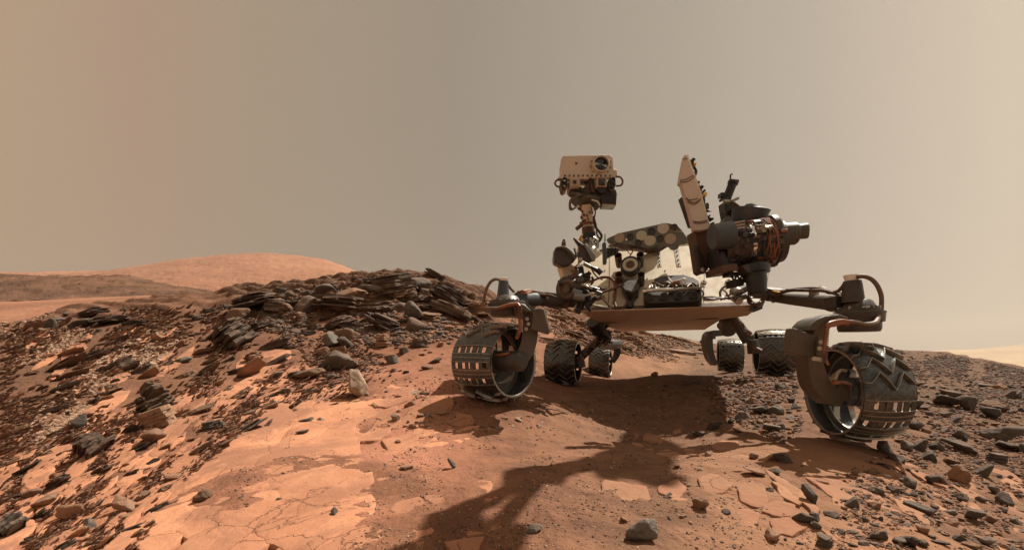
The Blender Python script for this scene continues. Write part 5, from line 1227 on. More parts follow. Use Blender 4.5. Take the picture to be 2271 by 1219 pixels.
# ---- particular rocks: column, row of the middle, width px, height px, shape, variant, material, tilt(roll deg), yaw, label
HERO = [
 (502,745,98,72,'lam',0,'rock_lam',-38,20,'big dark finely layered block tilted up at the left end of the outcrop'),
 (520,697,66,44,'blunt',1,'rock_brown',-25,0,'smooth rounded brown boulder leaning on the big layered block'),
 (566,722,60,24,'lam',3,'rock_lam',-28,30,'thin layered slab lying just right of the big tilted block'),
 (860,628,88,52,'lamthick',0,'rock_lam',-12,10,'large grey cap block highest on the outcrop skyline'),
 (925,625,60,40,'blunt',2,'rock_dark',10,0,'rough dark block right of the highest skyline block'),
 (985,645,80,46,'lam',5,'rock_lam',30,15,'long bedded block dipping right near the end of the skyline'),
 (970,610,46,20,'lam',2,'rock_lam',28,0,'small thin ledge on the skyline dipping right'),
 (842,645,50,26,'angular',3,'rock_grey',8,30,'pale grey wedge with a flat face just under the skyline cap'),
 (785,648,60,26,'angular',4,'rock_tan',-4,0,'two toned tan block in the top row left of the grey wedge'),
 (715,640,60,34,'blunt',0,'rock_dark',-8,0,'dark knobbly block at the left of the top row'),
 (745,668,150,34,'lam',4,'rock_lam',6,5,'very wide dark laminated ledge across the upper outcrop'),
 (830,680,110,32,'lam',6,'rock_lam',-6,5,'wide finely bedded ledge right of the tan chunk'),
 (765,682,40,26,'angular',5,'rock_brown',-20,0,'upright tan brown chunk wedged between the two wide ledges'),
 (560,668,110,40,'lam',7,'rock_lam',-18,10,'dark humped ledge above the big tilted block'),
 (610,676,70,34,'lamthick',1,'rock_lam',4,10,'layered dark ledge at the centre left of the outcrop'),
 (632,680,34,34,'blunt',3,'rock_brown',30,0,'small brown slab standing beside the layered ledge'),
 (918,690,46,52,'blunt',4,'rock_dark',35,0,'smooth dark double boulder on the sand below the skyline'),
 (1000,688,90,30,'lam',8,'rock_lam',22,10,'coarsely layered ledge at the right foot of the outcrop'),
 (1030,700,70,18,'lam',9,'rock_lam',20,0,'thin long ledge low at the right foot of the outcrop'),
 (745,715,80,30,'lam',1,'rock_lam',-28,25,'thin slab jutting out over a dark hollow mid slope'),
 (785,722,60,18,'lam',10,'rock_lam',8,20,'flat dark slab below the jutting slab'),
 (735,752,34,42,'angular',6,'rock_grey',-30,0,'grey squared block leaning below the jutting slab'),
 (775,748,40,26,'angular',7,'rock_brown',15,0,'dark pyramid shaped rock mid slope'),
 (765,762,36,24,'angular',8,'rock_dark',20,0,'dark angular block just below the pyramid shaped rock'),
 (712,778,34,28,'blunt',5,'rock_brown',-40,0,'brown pitted block tipped on its side mid slope'),
 (748,778,38,28,'lamthick',2,'rock_tan',-8,0,'pale tan flat topped block with layered sides'),
 (762,806,58,34,'rough',0,'rock_dark',-12,0,'craggy dark cracked rock below the pale flat topped block'),
 (610,760,70,30,'lam',2,'rock_lam',-30,20,'sharp layered fin pointing up and right on the slope'),
 (640,768,28,16,'lam',6,'rock_lam',-25,0,'little layered fin right of the sharp one'),
 (855,715,70,34,'lam',11,'rock_lam',25,15,'shaly ledge falling away to the right mid outcrop'),
 (848,756,30,30,'lamthick',3,'rock_tan',-6,0,'little knob of stacked pale layers on the sand'),
 (868,795,30,24,'lamthick',4,'rock_grey',-14,0,'small cube of grey layers alone on the red sand'),
 (925,758,40,24,'lam',5,'rock_lam',4,0,'low dark layered knob at the edge of the sand'),
 (790,852,46,66,'angular',2,'rock_pale',-28,0,'white crusted upright rock standing on the bedrock'),
 (650,828,40,20,'blunt',6,'rock_dark',-12,0,'smooth dark oval rock lying on the sand'),
 (690,826,50,26,'flake',2,'rock_brown',-14,0,'broad brown flat rock beside the oval rock'),
 (738,835,34,14,'blunt',7,'rock_dark',-3,0,'low dark rock above the white crusted rock'),
 (610,832,22,14,'angular',9,'rock_dark',-25,0,'small dark rock left of the oval rock'),
 (630,866,18,14,'angular',10,'rock_dark',0,0,'small grey brown rock under the oval rock'),
 (555,792,44,20,'lam',0,'rock_brown',-25,10,'brown layered rock upslope of the orange plates'),
 (190,992,62,70,'lam',3,'rock_lam',-58,0,'large dark layered rock standing on end at far left'),
 (160,975,52,20,'lam',7,'rock_brown',-42,0,'long slab leaning against the standing layered rock'),
 (345,925,64,56,'lamthick',5,'rock_brown',-20,20,'large brown wind carved boulder on the left slope'),
 (350,895,60,34,'lam',9,'rock_lam',-32,10,'dark layered top of the carved brown boulder'),
 (330,965,56,44,'blunt',0,'rock_brown',-10,0,'smooth flat faced lower part of the carved boulder'),
 (462,943,42,24,'lamthick',0,'rock_dark',-10,0,'dark rounded layered rock above the orange plates'),
 (170,935,34,30,'angular',11,'rock_dark',-30,0,'rough dark rock above the standing layered rock'),
 (332,868,56,40,'lam',4,'rock_lam',-48,20,'steep dark fin of layers on the left slope'),
 (262,812,46,34,'lam',10,'rock_lam',-38,0,'dark layered block beside the patch of pale rubble'),
 (242,862,30,26,'lam',1,'rock_brown',-45,0,'small brown fin below the pale rubble'),
 (405,796,34,18,'blunt',2,'rock_grey',-5,0,'low grey rock on the slope below the flat overhang'),
 (302,715,48,18,'lam',2,'rock_lam',-8,0,'flat overhanging ledge casting a black shadow'),
 (120,712,28,18,'angular',12,'rock_dark',-10,0,'small black block perched on the left skyline'),
 (110,722,16,26,'angular',13,'rock_dark',20,0,'narrow dark block below the perched one'),
 (200,692,60,26,'lam',6,'rock_lam',-22,0,'dark ledge on the left skyline'),
 (245,708,70,24,'lam',11,'rock_lam',-12,0,'long brown ledge under the left skyline'),
 (175,716,50,26,'blunt',4,'rock_dark',-25,0,'crumbling dark rock at the left skyline'),
 (120,1070,52,22,'lam',8,'rock_lam',-38,0,'sharp dark wedge with a bright flat top at lower left'),
 (62,1095,42,30,'blunt',5,'rock_brown',-30,0,'smooth brown rock near the lower left corner'),
 (90,1112,62,34,'blunt',6,'rock_brown',-22,0,'large smooth brown flat rock at lower left'),
 (146,1136,40,36,'angular',0,'rock_tan',-38,0,'square tan block half sunk in sand at lower left'),
 (10,1170,50,60,'lam',5,'rock_dark',-55,0,'black layered rock cut off by the left edge'),
 (268,1120,32,40,'angular',1,'rock_brown',-50,0,'rough brown rock propped on a thin tan slab'),
 (272,1146,44,14,'flake',4,'rock_tan',-14,0,'thin tan slab propped above a dark gap'),
 (310,1102,26,34,'flake',5,'rock_brown',-48,0,'leaning brown flake beside an orange plate'),
 (382,1056,38,14,'flake',6,'rock_tan',-6,0,'thin tan shelf with a black hollow under it'),
 (448,1098,34,26,'rough',2,'rock_brown',-10,0,'lumpy brown stone among the orange plates'),
 (195,1165,24,34,'angular',2,'rock_dark',-50,0,'dark upright chip at lower left'),
 (683,932,22,16,'angular',3,'rock_dark',-5,0,'small dark pyramid stone on the sand left of centre'),
 (712,930,14,12,'angular',4,'rock_pale',0,0,'little pinkish pale stone beside the dark pyramid stone'),
 (668,958,18,11,'angular',5,'rock_grey',-10,0,'small grey stone below the dark pyramid stone'),
 (881,980,20,17,'blunt',0,'rock_brown',-10,0,'single rounded brown pebble in the middle of the sand'),
 (1003,1029,12,20,'flake',7,'rock_grey',60,0,'narrow grey green stone lying alone on the sand'),
 (617,1106,16,10,'blunt',1,'rock_grey',-10,0,'small grey pebble low on the orange bedrock'),
 (740,1134,18,22,'flake',8,'rock_grey',70,0,'small grey oval stone low on the orange bedrock'),
 (879,925,20,20,'angular',6,'rock_pale',0,0,'bright cream stone near the white crusted rock'),
 (905,1035,24,9,'lam',9,'rock_brown',-4,0,'small brown slab at the end of a stepped bedrock edge'),
 (1187,1170,34,22,'blunt',2,'rock_grey',0,0,'grey oval rock near the bottom below the arm shadow'),
 (1438,1180,54,42,'angular',7,'rock_grey',-10,0,'large flat grey rock near the bottom centre'),
 (1557,1115,26,28,'angular',8,'rock_brown',30,0,'grooved tan wedge right of the arm shadow'),
 (1382,1150,13,12,'angular',9,'rock_tan',30,0,'tiny tan chip above the large flat grey rock'),
 (1551,960,26,13,'flake',9,'rock_dark',8,0,'flat dark rock beside the shadow under the body'),
 (1583,943,24,22,'angular',10,'rock_dark',0,0,'dark knobbly rock at the right edge of the body shadow'),
 (1501,1033,18,11,'blunt',3,'rock_brown',-8,0,'small brown stone right of the turret shadow'),
 (1405,1050,1,1,'blunt',3,'rock_brown',0,0,''),
 (1962,990,28,30,'angular',11,'rock_dark',8,0,'dark pointed rock just below the right front wheel'),
 (2017,990,24,24,'angular',12,'rock_dark',0,0,'left one of two close dark rocks below the right wheel'),
 (2043,988,24,22,'angular',13,'rock_dark',0,0,'right one of two close dark rocks below the right wheel'),
 (2079,990,24,20,'angular',0,'rock_dark',10,0,'dark pyramid rock next right of the close pair'),
 (2066,1013,26,22,'angular',1,'rock_grey',20,0,'grey brown leaning rock below the dark pyramid rock'),
 (2148,994,48,24,'angular',2,'rock_dark',28,0,'long dark wedge on the stony slope right of the wheel'),
 (2219,1016,36,28,'lamthick',3,'rock_dark',5,0,'dark cracked block near the right edge'),
 (2206,915,38,34,'angular',3,'rock_grey',15,0,'largest squared grey block on the right slope'),
 (2208,894,36,16,'angular',4,'rock_brown',5,0,'flat brown slab behind the squared grey block'),
 (2100,888,42,26,'angular',5,'rock_dark',15,0,'broad dark rock with a flat sloping top right of the wheel'),
 (2114,872,34,16,'angular',6,'rock_dark',10,0,'dark rock immediately behind the broad sloping one'),
 (2153,900,34,26,'angular',7,'rock_dark',40,0,'thin dark wedge rising to a point on the right slope'),
 (2223,906,28,18,'blunt',4,'rock_dark',5,0,'dark rounded rock beside the squared grey block'),
 (2031,943,24,22,'angular',8,'rock_grey',20,0,'grey tooth shaped rock right of the wheel rim'),
 (2134,964,28,26,'rough',3,'rock_dark',0,0,'rough pitted rock on the right slope'),
 (2225,968,50,28,'rough',4,'rock_dark',-10,0,'crooked dark arch shaped rock near the right edge'),
 (2230,985,30,20,'angular',9,'rock_dark',10,0,'dark rock under the arch shaped one'),
 (2144,1060,32,36,'rough',0,'rock_brown',-20,0,'large knobbly brown rock among the right hand stones'),
 (2066,1063,24,22,'angular',10,'rock_dark',0,0,'left rock of a dark pair at the right'),
 (2090,1063,22,26,'angular',11,'rock_brown',0,0,'right rock of a dark pair at the right'),
 (2024,1072,24,26,'angular',12,'rock_grey',5,0,'grey pyramid standing alone on the striped sand'),
 (2186,1045,20,26,'angular',13,'rock_dark',10,0,'dark upright rock beside the knobbly brown one'),
 (1944,1089,26,20,'angular',0,'rock_dark',-5,0,'dark stepped rock on the striped sand'),
 (1896,1116,22,24,'angular',1,'rock_dark',25,0,'dark tooth shaped stone on the orange plates'),
 (2140,1104,22,20,'angular',2,'rock_grey',0,0,'grey conical rock at lower right'),
 (2209,1086,22,22,'angular',3,'rock_grey',20,0,'grey peaked rock near the right edge'),
 (2232,1103,24,28,'angular',4,'rock_dark',30,0,'dark slanting rock close to the right edge'),
 (2181,1106,24,18,'blunt',5,'rock_dark',0,0,'dark rounded rock between two grey ones at lower right'),
 (2205,1151,26,26,'blunt',6,'rock_brown',0,0,'rounded brown grey boulder at lower right'),
 (2160,1140,26,28,'angular',5,'rock_dark',10,0,'cluster topping dark rock at lower right'),
 (2050,1172,22,22,'angular',6,'rock_brown',0,0,'brown double stone low on the striped sand'),
 (1960,1188,28,18,'angular',7,'rock_dark',0,0,'dark low rock near the bottom edge'),
 (2020,1200,28,26,'angular',8,'rock_dark',0,0,'dark cracked rock close to the bottom edge'),
 (2052,1205,24,18,'blunt',7,'rock_dark',20,0,'dark slanted stone next to the cracked one at the bottom'),
 (1992,1197,18,18,'angular',9,'rock_grey',0,0,'small grey rock left of the cracked one at the bottom'),
 (2195,1200,30,26,'blunt',0,'rock_grey',-20,0,'grey ribbed boulder at the bottom right'),
 (1834,1200,38,28,'lamthick',1,'rock_dark',0,0,'dark flat topped block on the sand at the bottom'),
 (1803,1100,20,36,'flake',0,'rock_grey',75,0,'tall narrow grey slab standing on edge by the plates'),
 (1785,1148,30,24,'angular',10,'rock_dark',20,0,'dark triangular rock left of the bright orange plate'),
 (1808,1143,24,22,'angular',11,'rock_dark',35,0,'dark tipped slab touching the bright orange plate'),
 (1812,1166,30,16,'flake',1,'rock_dark',30,0,'thin dark slab below the tipped slab'),
 (1716,1188,30,22,'angular',12,'rock_tan',0,0,'tan cracked boulder at the bottom right of centre'),
 (1678,1045,34,14,'flake',2,'rock_tan',10,0,'flat tan slab left of the wheel shadow'),
 (1704,1014,22,12,'angular',13,'rock_tan',0,0,'tan block just under the right wheel shadow lobe'),
 (1670,1011,16,14,'angular',0,'rock_brown',-15,0,'brown stone left of the tan block'),
 (1745,1016,44,18,'angular',1,'rock_dark',38,0,'dark broken ridge of rock at the edge of the wheel shadow'),
 (1724,1046,20,14,'angular',2,'rock_dark',0,0,'small dark stone right of the flat tan slab'),
 (1690,908,28,22,'angular',3,'rock_dark',0,0,'dark block left of the right front wheel'),
 (1723,908,32,24,'rough',1,'rock_grey',0,0,'grey green crumbly boulder left of the right front wheel'),
 (1653,920,26,20,'angular',4,'rock_dark',0,0,'dark block among rubble under the rover'),
 (1707,948,28,18,'angular',5,'rock_grey',10,0,'pale grey rock left of the wheel shadow'),
 (1757,886,16,14,'angular',6,'rock_dark',0,0,'small dark stone touching the wheel left side'),
 (1455,830,12,9,'angular',7,'rock_brown',0,0,'small pointed stone on the far edge of the body shadow'),
 (1447,771,10,7,'angular',8,'rock_dark',0,0,'lone black stone on the smooth sand behind the rover'),
]
def label_fix(s): return s
used_px = []
for (px, py, w, h, kd, vi, mt, roll, yaw, lab) in HERO:
    if not lab: continue
    base = hit(px, py+h*0.42)
    if base is None: continue
    d = base.y; k = d/F
    W = w*k/2; Hh = h*k/2
    rl = math.radians(roll)
    if kd in ('lam', 'lamthick'):
        # long axis follows the tilt; thickness across it
        ca, sa = abs(math.cos(rl)), abs(math.sin(rl))
        L = max(W, Hh)*1.02; T = max(0.35*L, min(W, Hh)*1.25) if w/h < 3 else Hh*1.6
        size = (L, L*.75, T*(1.25 if w/h < 2.2 else 1.0))
    elif kd == 'flake':
        L = max(W, Hh)*1.05; size = (L, L*.8, min(W, Hh)/0.30*0.9)
    else:
        size = (W*1.1, max(W, Hh)*.95, Hh*1.25)
    z = base.z + Hh*0.80
    nm = 'laminated_rock' if kd in ('lam', 'lamthick') else 'rock'
    put(kd, vi, (base.x, base.y+size[1]*.35, z), size, (math.radians(rng.uniform(-8, 8)), -rl if False else rl*1.0, math.radians(yaw*.5)), mt, nm, lab, 'rock')
    used_px.append((px, py, max(w, h)))

# ---- scattered rocks by area: polygon areas given in columns and rows, drawn at random, largest first
def inside(px, py, poly):
    r = False; n = len(poly); j = n-1
    for i in range(n):
        xi, yi = poly[i]; xj, yj = poly[j]
        if (yi > py) != (yj > py) and px < (xj-xi)*(py-yi)/(yj-yi)+xi: r = not r
        j = i
    return r
SC = random.Random(77)
import re as _re
HS = []
for (px_, py_, w_, h_, kd_, vi_, mt_, ro_, ya_, lab_) in HERO:
    if lab_:
        sh_ = _re.split(r' (?:in|on|at|of|with|beside|below|above|under|among|right|left|just|near|across|between|leaning|standing|lying|dipping|highest|casting|alone|cut|jutting|pointing|falling|propped|rising|touching|immediately|from|close|low|behind|mid|next|to|half|perched|tipped|wedged|tilted) ', lab_)[0]
        if len(sh_.split()) <= 6: HS.append((px_, py_, sh_))
_SHP = {'angular': 'angular', 'blunt': 'rounded', 'flake': 'flat', 'lam': 'layered', 'lamthick': 'blocky layered', 'rough': 'pitted'}
_MTN = {'rock_dark': 'dark', 'rock_grey': 'grey', 'rock_lam': 'dark brown', 'rock_brown': 'brown', 'rock_tan': 'tan', 'rock_pale': 'pale'}
LABELS = set()
def name_it(px, py, s, kd, mt, base):
    size = 'big' if s > 36 else 'medium' if s > 22 else 'small' if s > 13 else 'tiny'
    first = None
    for a, b_, n_ in sorted(HS, key=lambda q: (q[0]-px)**2+(q[1]-py)**2*1.5)[:7]:
        dx, dy = px-a, py-b_
        far = math.hypot(dx, dy) > 70
        side = ('right of' if dx > 0 else 'left of') if abs(dx) > abs(dy)*1.2 else ('in front of' if dy > 0 else 'behind')
        lab = f"{size} {_MTN[mt]} {_SHP[kd]} {base} {'some way ' if far else 'just '}{side} the {n_}"
        first = first or lab
        if lab not in LABELS: LABELS.add(lab); return lab
    return first
def scatter(n, poly, smin, smax, kinds, mats, name, cat, labels, group, roll=0, rollvar=20, aspect=(.8, 1.25), sink=.35, pw=2.2, tight=.55, longf=1.0):
    xs = [p[0] for p in poly]; ys = [p[1] for p in poly]; made = 0; tries = 0
    while made < n and tries < n*40:
        tries += 1
        px, py = SC.uniform(min(xs), max(xs)), SC.uniform(min(ys), max(ys))
        if not inside(px, py, poly): continue
        s = smin+(smax-smin)*SC.random()**pw
        if any((px-a)**2+(py-b_)**2 < ((s+c)*tight)**2 for a, b_, c in used_px): continue
        p = hit(px, py)
        if p is None: continue
        used_px.append((px, py, s)); k = p.y/F; R = s*k/2
        kd = SC.choice(kinds); mt = SC.choice(mats)
        a = SC.uniform(*aspect)
        if kd == 'lam': size = (R*longf*1.15, R*.9, R*SC.uniform(.45, .85))
        elif kd == 'lamthick': size = (R*longf, R*.9, R*SC.uniform(.7, 1.1))
        elif kd == 'flake': size = (R*longf*1.2, R, R*SC.uniform(.8, 1.5))
        else: size = (R*a*longf, R*SC.uniform(.8, 1.2), R*SC.uniform(.85, 1.3))
        li = name_it(px, py, s, kd, mt, {'slab_fragment': 'slab', 'pale_chip': 'chip', 'rubble_stone': 'stone'}.get(name, 'rock'))
        rx = SC.uniform(-12, 12); ry = roll+SC.uniform(-rollvar, rollvar)
        put(kd, SC.randrange(50), (p.x, p.y, p.z+R*(.45-sink)), size, (math.radians(rx), math.radians(ry), math.radians(SC.uniform(-25, 25) if roll else SC.uniform(0, 360))), mt, name, li, cat, group)
        made += 1
LEFT = [(0,735),(330,690),(560,780),(760,850),(700,900),(560,960),(420,1040),(300,1219),(0,1219)]
scatter(120, [(560,648),(700,640),(830,608),(960,610),(1080,668),(1085,730),(960,740),(820,745),(660,740),(560,710),(460,690)], 24, 92, ('lam','lam','lamthick','blunt'), ('rock_lam','rock_lam','rock_dark','rock_brown'), 'laminated_rock', 'rock',
        ['large dark bedded block in the rocky outcrop left of the rover', 'medium dark bedded rock in the outcrop left of the rover', 'small dark bedded rock in the outcrop left of the rover'], 'dark bedded rocks of the outcrop', -8, 22, sink=.42, tight=.27)
scatter(46, [(100,700),(200,685),(330,685),(420,700),(560,730),(480,760),(330,740),(200,745),(90,740)], 12, 40, ('lam','blunt','lamthick'), ('rock_lam','rock_dark','rock_brown'), 'laminated_rock', 'rock',
        ['dark weathered ledge rock under the left skyline', 'small dark rock under the left skyline'], 'dark rocks under the left skyline', -15, 18, sink=.35, tight=.4)
scatter(170, LEFT, 10, 56, ('lam','flake','flake','lam'), ('rock_lam','rock_brown','rock_brown','rock_tan','rock_lam'), 'slab_fragment', 'rock',
        ['long tilted brown slab fragment on the left hand slope', 'tilted brown rock chip on the left hand slope', 'small brown rock chip on the left hand slope'], 'tilted slab fragments on the left slope', -36, 12, sink=.42, tight=.36, longf=1.6)
scatter(60, [(560,745),(700,735),(880,740),(1000,760),(960,830),(800,840),(760,900),(600,920),(560,880)], 10, 30, ('lam','flake','angular','blunt'), ('rock_brown','rock_lam','rock_dark','rock_tan'), 'slab_fragment', 'rock',
        ['brown broken rock on the sand below the outcrop', 'small brown chip on the sand below the outcrop'], 'broken rocks on the sand below the outcrop', -15, 20, sink=.35, tight=.5)
scatter(80, [(1140,672),(1220,675),(1300,694),(1390,738),(1470,742),(1530,752),(1590,770),(1590,800),(1450,788),(1380,780),(1330,765),(1200,755),(1130,730)], 8, 44, ('lam','lam','flake','lamthick'), ('rock_lam','rock_brown','rock_tan'), 'laminated_rock', 'rock',
        ['x'], 'bedded rocks on the slope behind the rover', 16, 10, sink=.5, tight=.3, longf=1.5)
scatter(46, [(850,880),(940,870),(1000,940),(900,960),(830,900)], 6, 20, ('flake','angular'), ('rock_pale','rock_tan','rock_tan'), 'pale_chip', 'rock',
        ['pale angular chip on the sand beside the white crusted rock', 'tiny pale chip beside the white crusted rock'], 'pale chips beside the white crusted rock', 0, 12, sink=.35, tight=.5)
scatter(26, [(1060,925),(1200,915),(1260,960),(1200,990),(1060,960)], 5, 16, ('flake','angular'), ('rock_pale','rock_tan'), 'pale_chip', 'rock',
        ['pale chip on the sand in front of the left front wheel'], 'pale chips in front of the left front wheel', 0, 12, sink=.35, tight=.5)
scatter(120, [(1950,1000),(2040,950),(2271,960),(2271,1219),(1800,1219),(1850,1120),(1900,1060)], 11, 42, ('angular','angular','angular','blunt','flake'), ('rock_dark','rock_grey','rock_dark','rock_brown','rock_brown'), 'rock', 'rock',
        ['dark grey angular rock scattered on the striped sand at right', 'dark brown angular stone on the striped sand at right', 'small dark stone on the striped sand at right'], 'dark rocks on the striped sand', 0, 16, sink=.14, pw=2.3, tight=.62)
scatter(60, [(2010,850),(2271,850),(2271,990),(2030,990)], 9, 30, ('angular','angular','flake','rough'), ('rock_dark','rock_grey','rock_brown'), 'rock', 'rock',
        ['grey angular rock on the stony slope right of the wheel', 'small grey rock on the stony slope right of the wheel'], 'rocks on the stony slope right of the wheel', 5, 16, sink=.2, tight=.5)
scatter(60, [(1440,850),(1600,845),(1760,840),(1770,960),(1640,970),(1560,940),(1580,880)], 8, 26, ('angular','flake','rough'), ('rock_brown','rock_dark','rock_grey'), 'rubble_stone', 'rock',
        ['brown stone in the rubble between the right hand wheels', 'small brown stone in the rubble between the right hand wheels'], 'rubble stones between the right hand wheels', 0, 25, sink=.3, tight=.5)
scatter(60, [(1600,985),(1900,1060),(1850,1219),(1350,1219),(1480,1080),(1560,1000)], 6, 20, ('angular','flake','blunt'), ('rock_brown','rock_grey','rock_tan','rock_dark'), 'rock', 'rock',
        ['brown stone on the tan bedrock below the right front wheel', 'little brown stone on the tan bedrock at the lower right'], 'stones on the tan bedrock', 0, 20, sink=.25, pw=2.4, tight=.7)

# ---- bedrock plates: pieces of the ground, one object each
def plate(px, py, w, h, ang, mat, seed, rise=.006):
    """ang: the way its long side runs in the view, degrees"""
    x, y = plate_shape(seed, 26); ca, sa = math.cos(ang), math.sin(ang)
    X = x*w/2; Y = y*h/2
    qx = px+X*ca-Y*sa; qy = py-(X*sa+Y*ca)
    d0 = float(dist_at(px, py))
    if not np.isfinite(d0) or d0 > 12: return
    g = np.random.default_rng(seed)
    d = dist_at(qx, qy)
    if not np.isfinite(d).all(): return
    d = d0+np.clip(d-d0, -.35*d0, .5*d0)
    cx0, cy0 = (px-CX)/F*d0, d0
    ex, ey = (qx-CX)/F*d, d
    rings = [(1.0, -.04), (1.0, -.001), (.98, 0), (.8, 0), (.6, 0), (.4, 0), (.2, 0)]
    n = len(x)
    XX = np.concatenate([cx0+(ex-cx0)*s for s, _ in rings]+[[cx0]]); YY = np.concatenate([cy0+(ey-cy0)*s for s, _ in rings]+[[cy0]])
    base = base_h(XX, YY)+low_h(XX, YY)+rise+.003*fbm(XX*9, YY*9, 3, 77)
    dz = np.concatenate([np.full(n, z) for _, z in rings]+[[0]])
    z0 = base[-1]
    V = np.stack([XX-cx0, YY-cy0, base+dz-z0], -1); f_ = []
    for r in range(len(rings)-1):
        for q in range(n):
            q2 = (q+1) % n; f_.append((r*n+q, r*n+q2, (r+1)*n+q2, (r+1)*n+q))
    c = len(rings)*n
    for q in range(n): f_.append(((len(rings)-1)*n+q, (len(rings)-1)*n+(q+1) % n, c))
    me = mesh_np('bedrock_plate', V, f_, [M[mat]])
    o = bpy.data.objects.new('bedrock_plate', me); o.location = (cx0, cy0, z0); COL.objects.link(o); o.parent = ground
PL = []; SC = random.Random(2024)
def plates(n, poly, wmin, wmax, asp, ang, mat, rise, tight=.5, pw=1.2):
    xs = [p[0] for p in poly]; ys = [p[1] for p in poly]; made = 0; tries = 0
    while made < n and tries < n*40:
        tries += 1; px, py = SC.uniform(min(xs), max(xs)), SC.uniform(min(ys), max(ys))
        if not inside(px, py, poly): continue
        w = wmin+(wmax-wmin)*SC.random()**pw; h = w*SC.uniform(*asp)
        if any(((px-a)/(w+c))**2+((py-b_)/(h+d_))**2 < tight**2 for a, b_, c, d_ in PL): continue
        PL.append((px, py, w, h)); plate(px, py, w, h, math.radians(ang+SC.uniform(-8, 8)), mat, SC.randrange(10**6), rise*SC.uniform(.8, 1.2)); made += 1
plates(60, [(330,1219),(430,1020),(600,900),(760,890),(800,1000),(780,1219)], 110, 330, (.35, .6), 26, 'plate_warm', .006, .23)
plates(80, [(0,1219),(0,1000),(220,900),(430,880),(600,860),(560,960),(420,1060),(330,1219)], 50, 190, (.16, .32), 38, 'plate_warm', .010, .30)
plates(30, [(560,800),(760,840),(860,870),(1000,900),(1060,960),(900,1010),(760,930),(600,900)], 60, 170, (.28, .45), 14, 'plate_warm', .003, .36)
plates(22, [(780,1219),(800,1020),(950,1020),(1100,1060),(1050,1219)], 60, 180, (.35, .6), 12, 'plate_warm', -.001, .42)
plates(24, [(1320,1219),(1400,1070),(1560,1060),(1700,1100),(1820,1219)], 70, 190, (.4, .65), -10, 'plate_tan', -.002, .45)
plates(50, [(1780,1219),(1700,1060),(1880,1040),(2080,1010),(2271,1060),(2271,1219)], 60, 180, (.22, .45), -38, 'plate_tan', -.003, .42)
plates(16, [(1380,960),(1560,960),(1680,1000),(1600,1060),(1480,1040)], 50, 100, (.35, .5), -8, 'plate_tan', -.002, .5)
plates(16, [(40,760),(330,720),(480,760),(380,830),(150,880)], 60, 120, (.2, .3), 36, 'plate_warm', .01, .45)
# ---- gravel and chips too many to count
def gravel(name, n, poly, smin, smax, cols, flat=(.4, 1.0), pw=3.0, sub=1, label=None, lay=0, dmax=20, long_=1.0):
    xs = np.array([p[0] for p in poly], float); ys = np.array([p[1] for p in poly], float)
    pts = []; pp = []
    g = np.random.default_rng(abs(hash(name)) % 1000 if False else len(name)*31+n)
    out = []
    while len(out) < n:
        px = g.uniform(xs.min(), xs.max(), n*2); py = g.uniform(ys.min(), ys.max(), n*2)
        ok = np.array([inside(a, b_, poly) for a, b_ in zip(px, py)])
        px, py = px[ok], py[ok]
        ca_, sa_ = math.cos(lay), math.sin(lay)
        cl = fbm((px*ca_-py*sa_)/(60.0+120*abs(lay)), (px*sa_+py*ca_)/34.0, 4, 5); keep = g.random(len(px)) < np.clip(.45+cl*(1.6+abs(lay)*1.5), .03, 1); px, py = px[keep], py[keep]
        d = dist_at(px, py)
        ok = np.isfinite(d) & (d < dmax); out += list(zip(px[ok], py[ok], d[ok]))
        if not ok.any(): break
    out = np.array(out[:n]); px, py, d = out.T
    x = (px-CX)/F*d; y = d; z = H(x, y).ravel()
    s = (smin+(smax-smin)*g.random(len(d))**pw)*d/F/2
    v0, f0 = ICO[sub]; nv = len(v0); N = len(d)
    jit = g.uniform(.65, 1.15, (N, nv)); a = g.uniform(0, 2*PI, N)
    sx_ = s*g.uniform(.8, 1.5, N)*long_; sy_ = s*g.uniform(.7, 1.2, N); sz_ = s*g.uniform(*flat, N)
    V = v0[None]*jit[:, :, None]
    X = V[:, :, 0]*sx_[:, None]; Y = V[:, :, 1]*sy_[:, None]; Z = V[:, :, 2]*sz_[:, None]
    t = g.uniform(-.4, .4, N)+lay; X, Z = X*np.cos(t)[:, None]-Z*np.sin(t)[:, None], X*np.sin(t)[:, None]+Z*np.cos(t)[:, None]
    if not lay: X, Y = X*np.cos(a)[:, None]-Y*np.sin(a)[:, None], X*np.sin(a)[:, None]+Y*np.cos(a)[:, None]
    P3 = np.stack([X+x[:, None], Y+y[:, None], Z+(z+sz_*.25)[:, None]], -1).reshape(-1, 3)
    Fc = (f0[None]+np.arange(N)[:, None, None]*nv).reshape(-1, 3)
    me = mesh_np(name, P3, Fc, [M['gravel']], False)
    c = np.array(cols)[g.integers(0, len(cols), N)]*g.uniform(.75, 1.2, N)[:, None]
    color_attr(me, 'tint', np.concatenate([np.repeat(c, nv, 0), np.ones((N*nv, 1))], 1))
    o = link(name, me, kind='stuff')
    if label: o['label'] = label
    o['category'] = 'gravel'
    return o
m_, t_, b_m = new_mat('gravel'); at = nd(t_, 'ShaderNodeAttribute', attribute_name='tint'); geo_ = nd(t_, 'ShaderNodeNewGeometry')
gn = noise_node(t_, 60, 4, .6, vec=geo_.outputs['Position']); c_ = mixc(t_, 1.0, mixc(t_, maprange(t_, gn.outputs['Fac'], .35, .65, 0, .45), at.outputs['Color'], (.22, .10, .055)), (KA, KA, KA), 'MULTIPLY')
t_.links.new(c_, b_m.inputs['Base Color']); b_m.inputs['Roughness'].default_value = .9; bump(t_, b_m, gn.outputs['Fac'], .4, .004); M['gravel'] = m_
DK, BR, TN, PA = (.085,.068,.052), (.20,.105,.06), (.36,.18,.10), (.55,.36,.24)
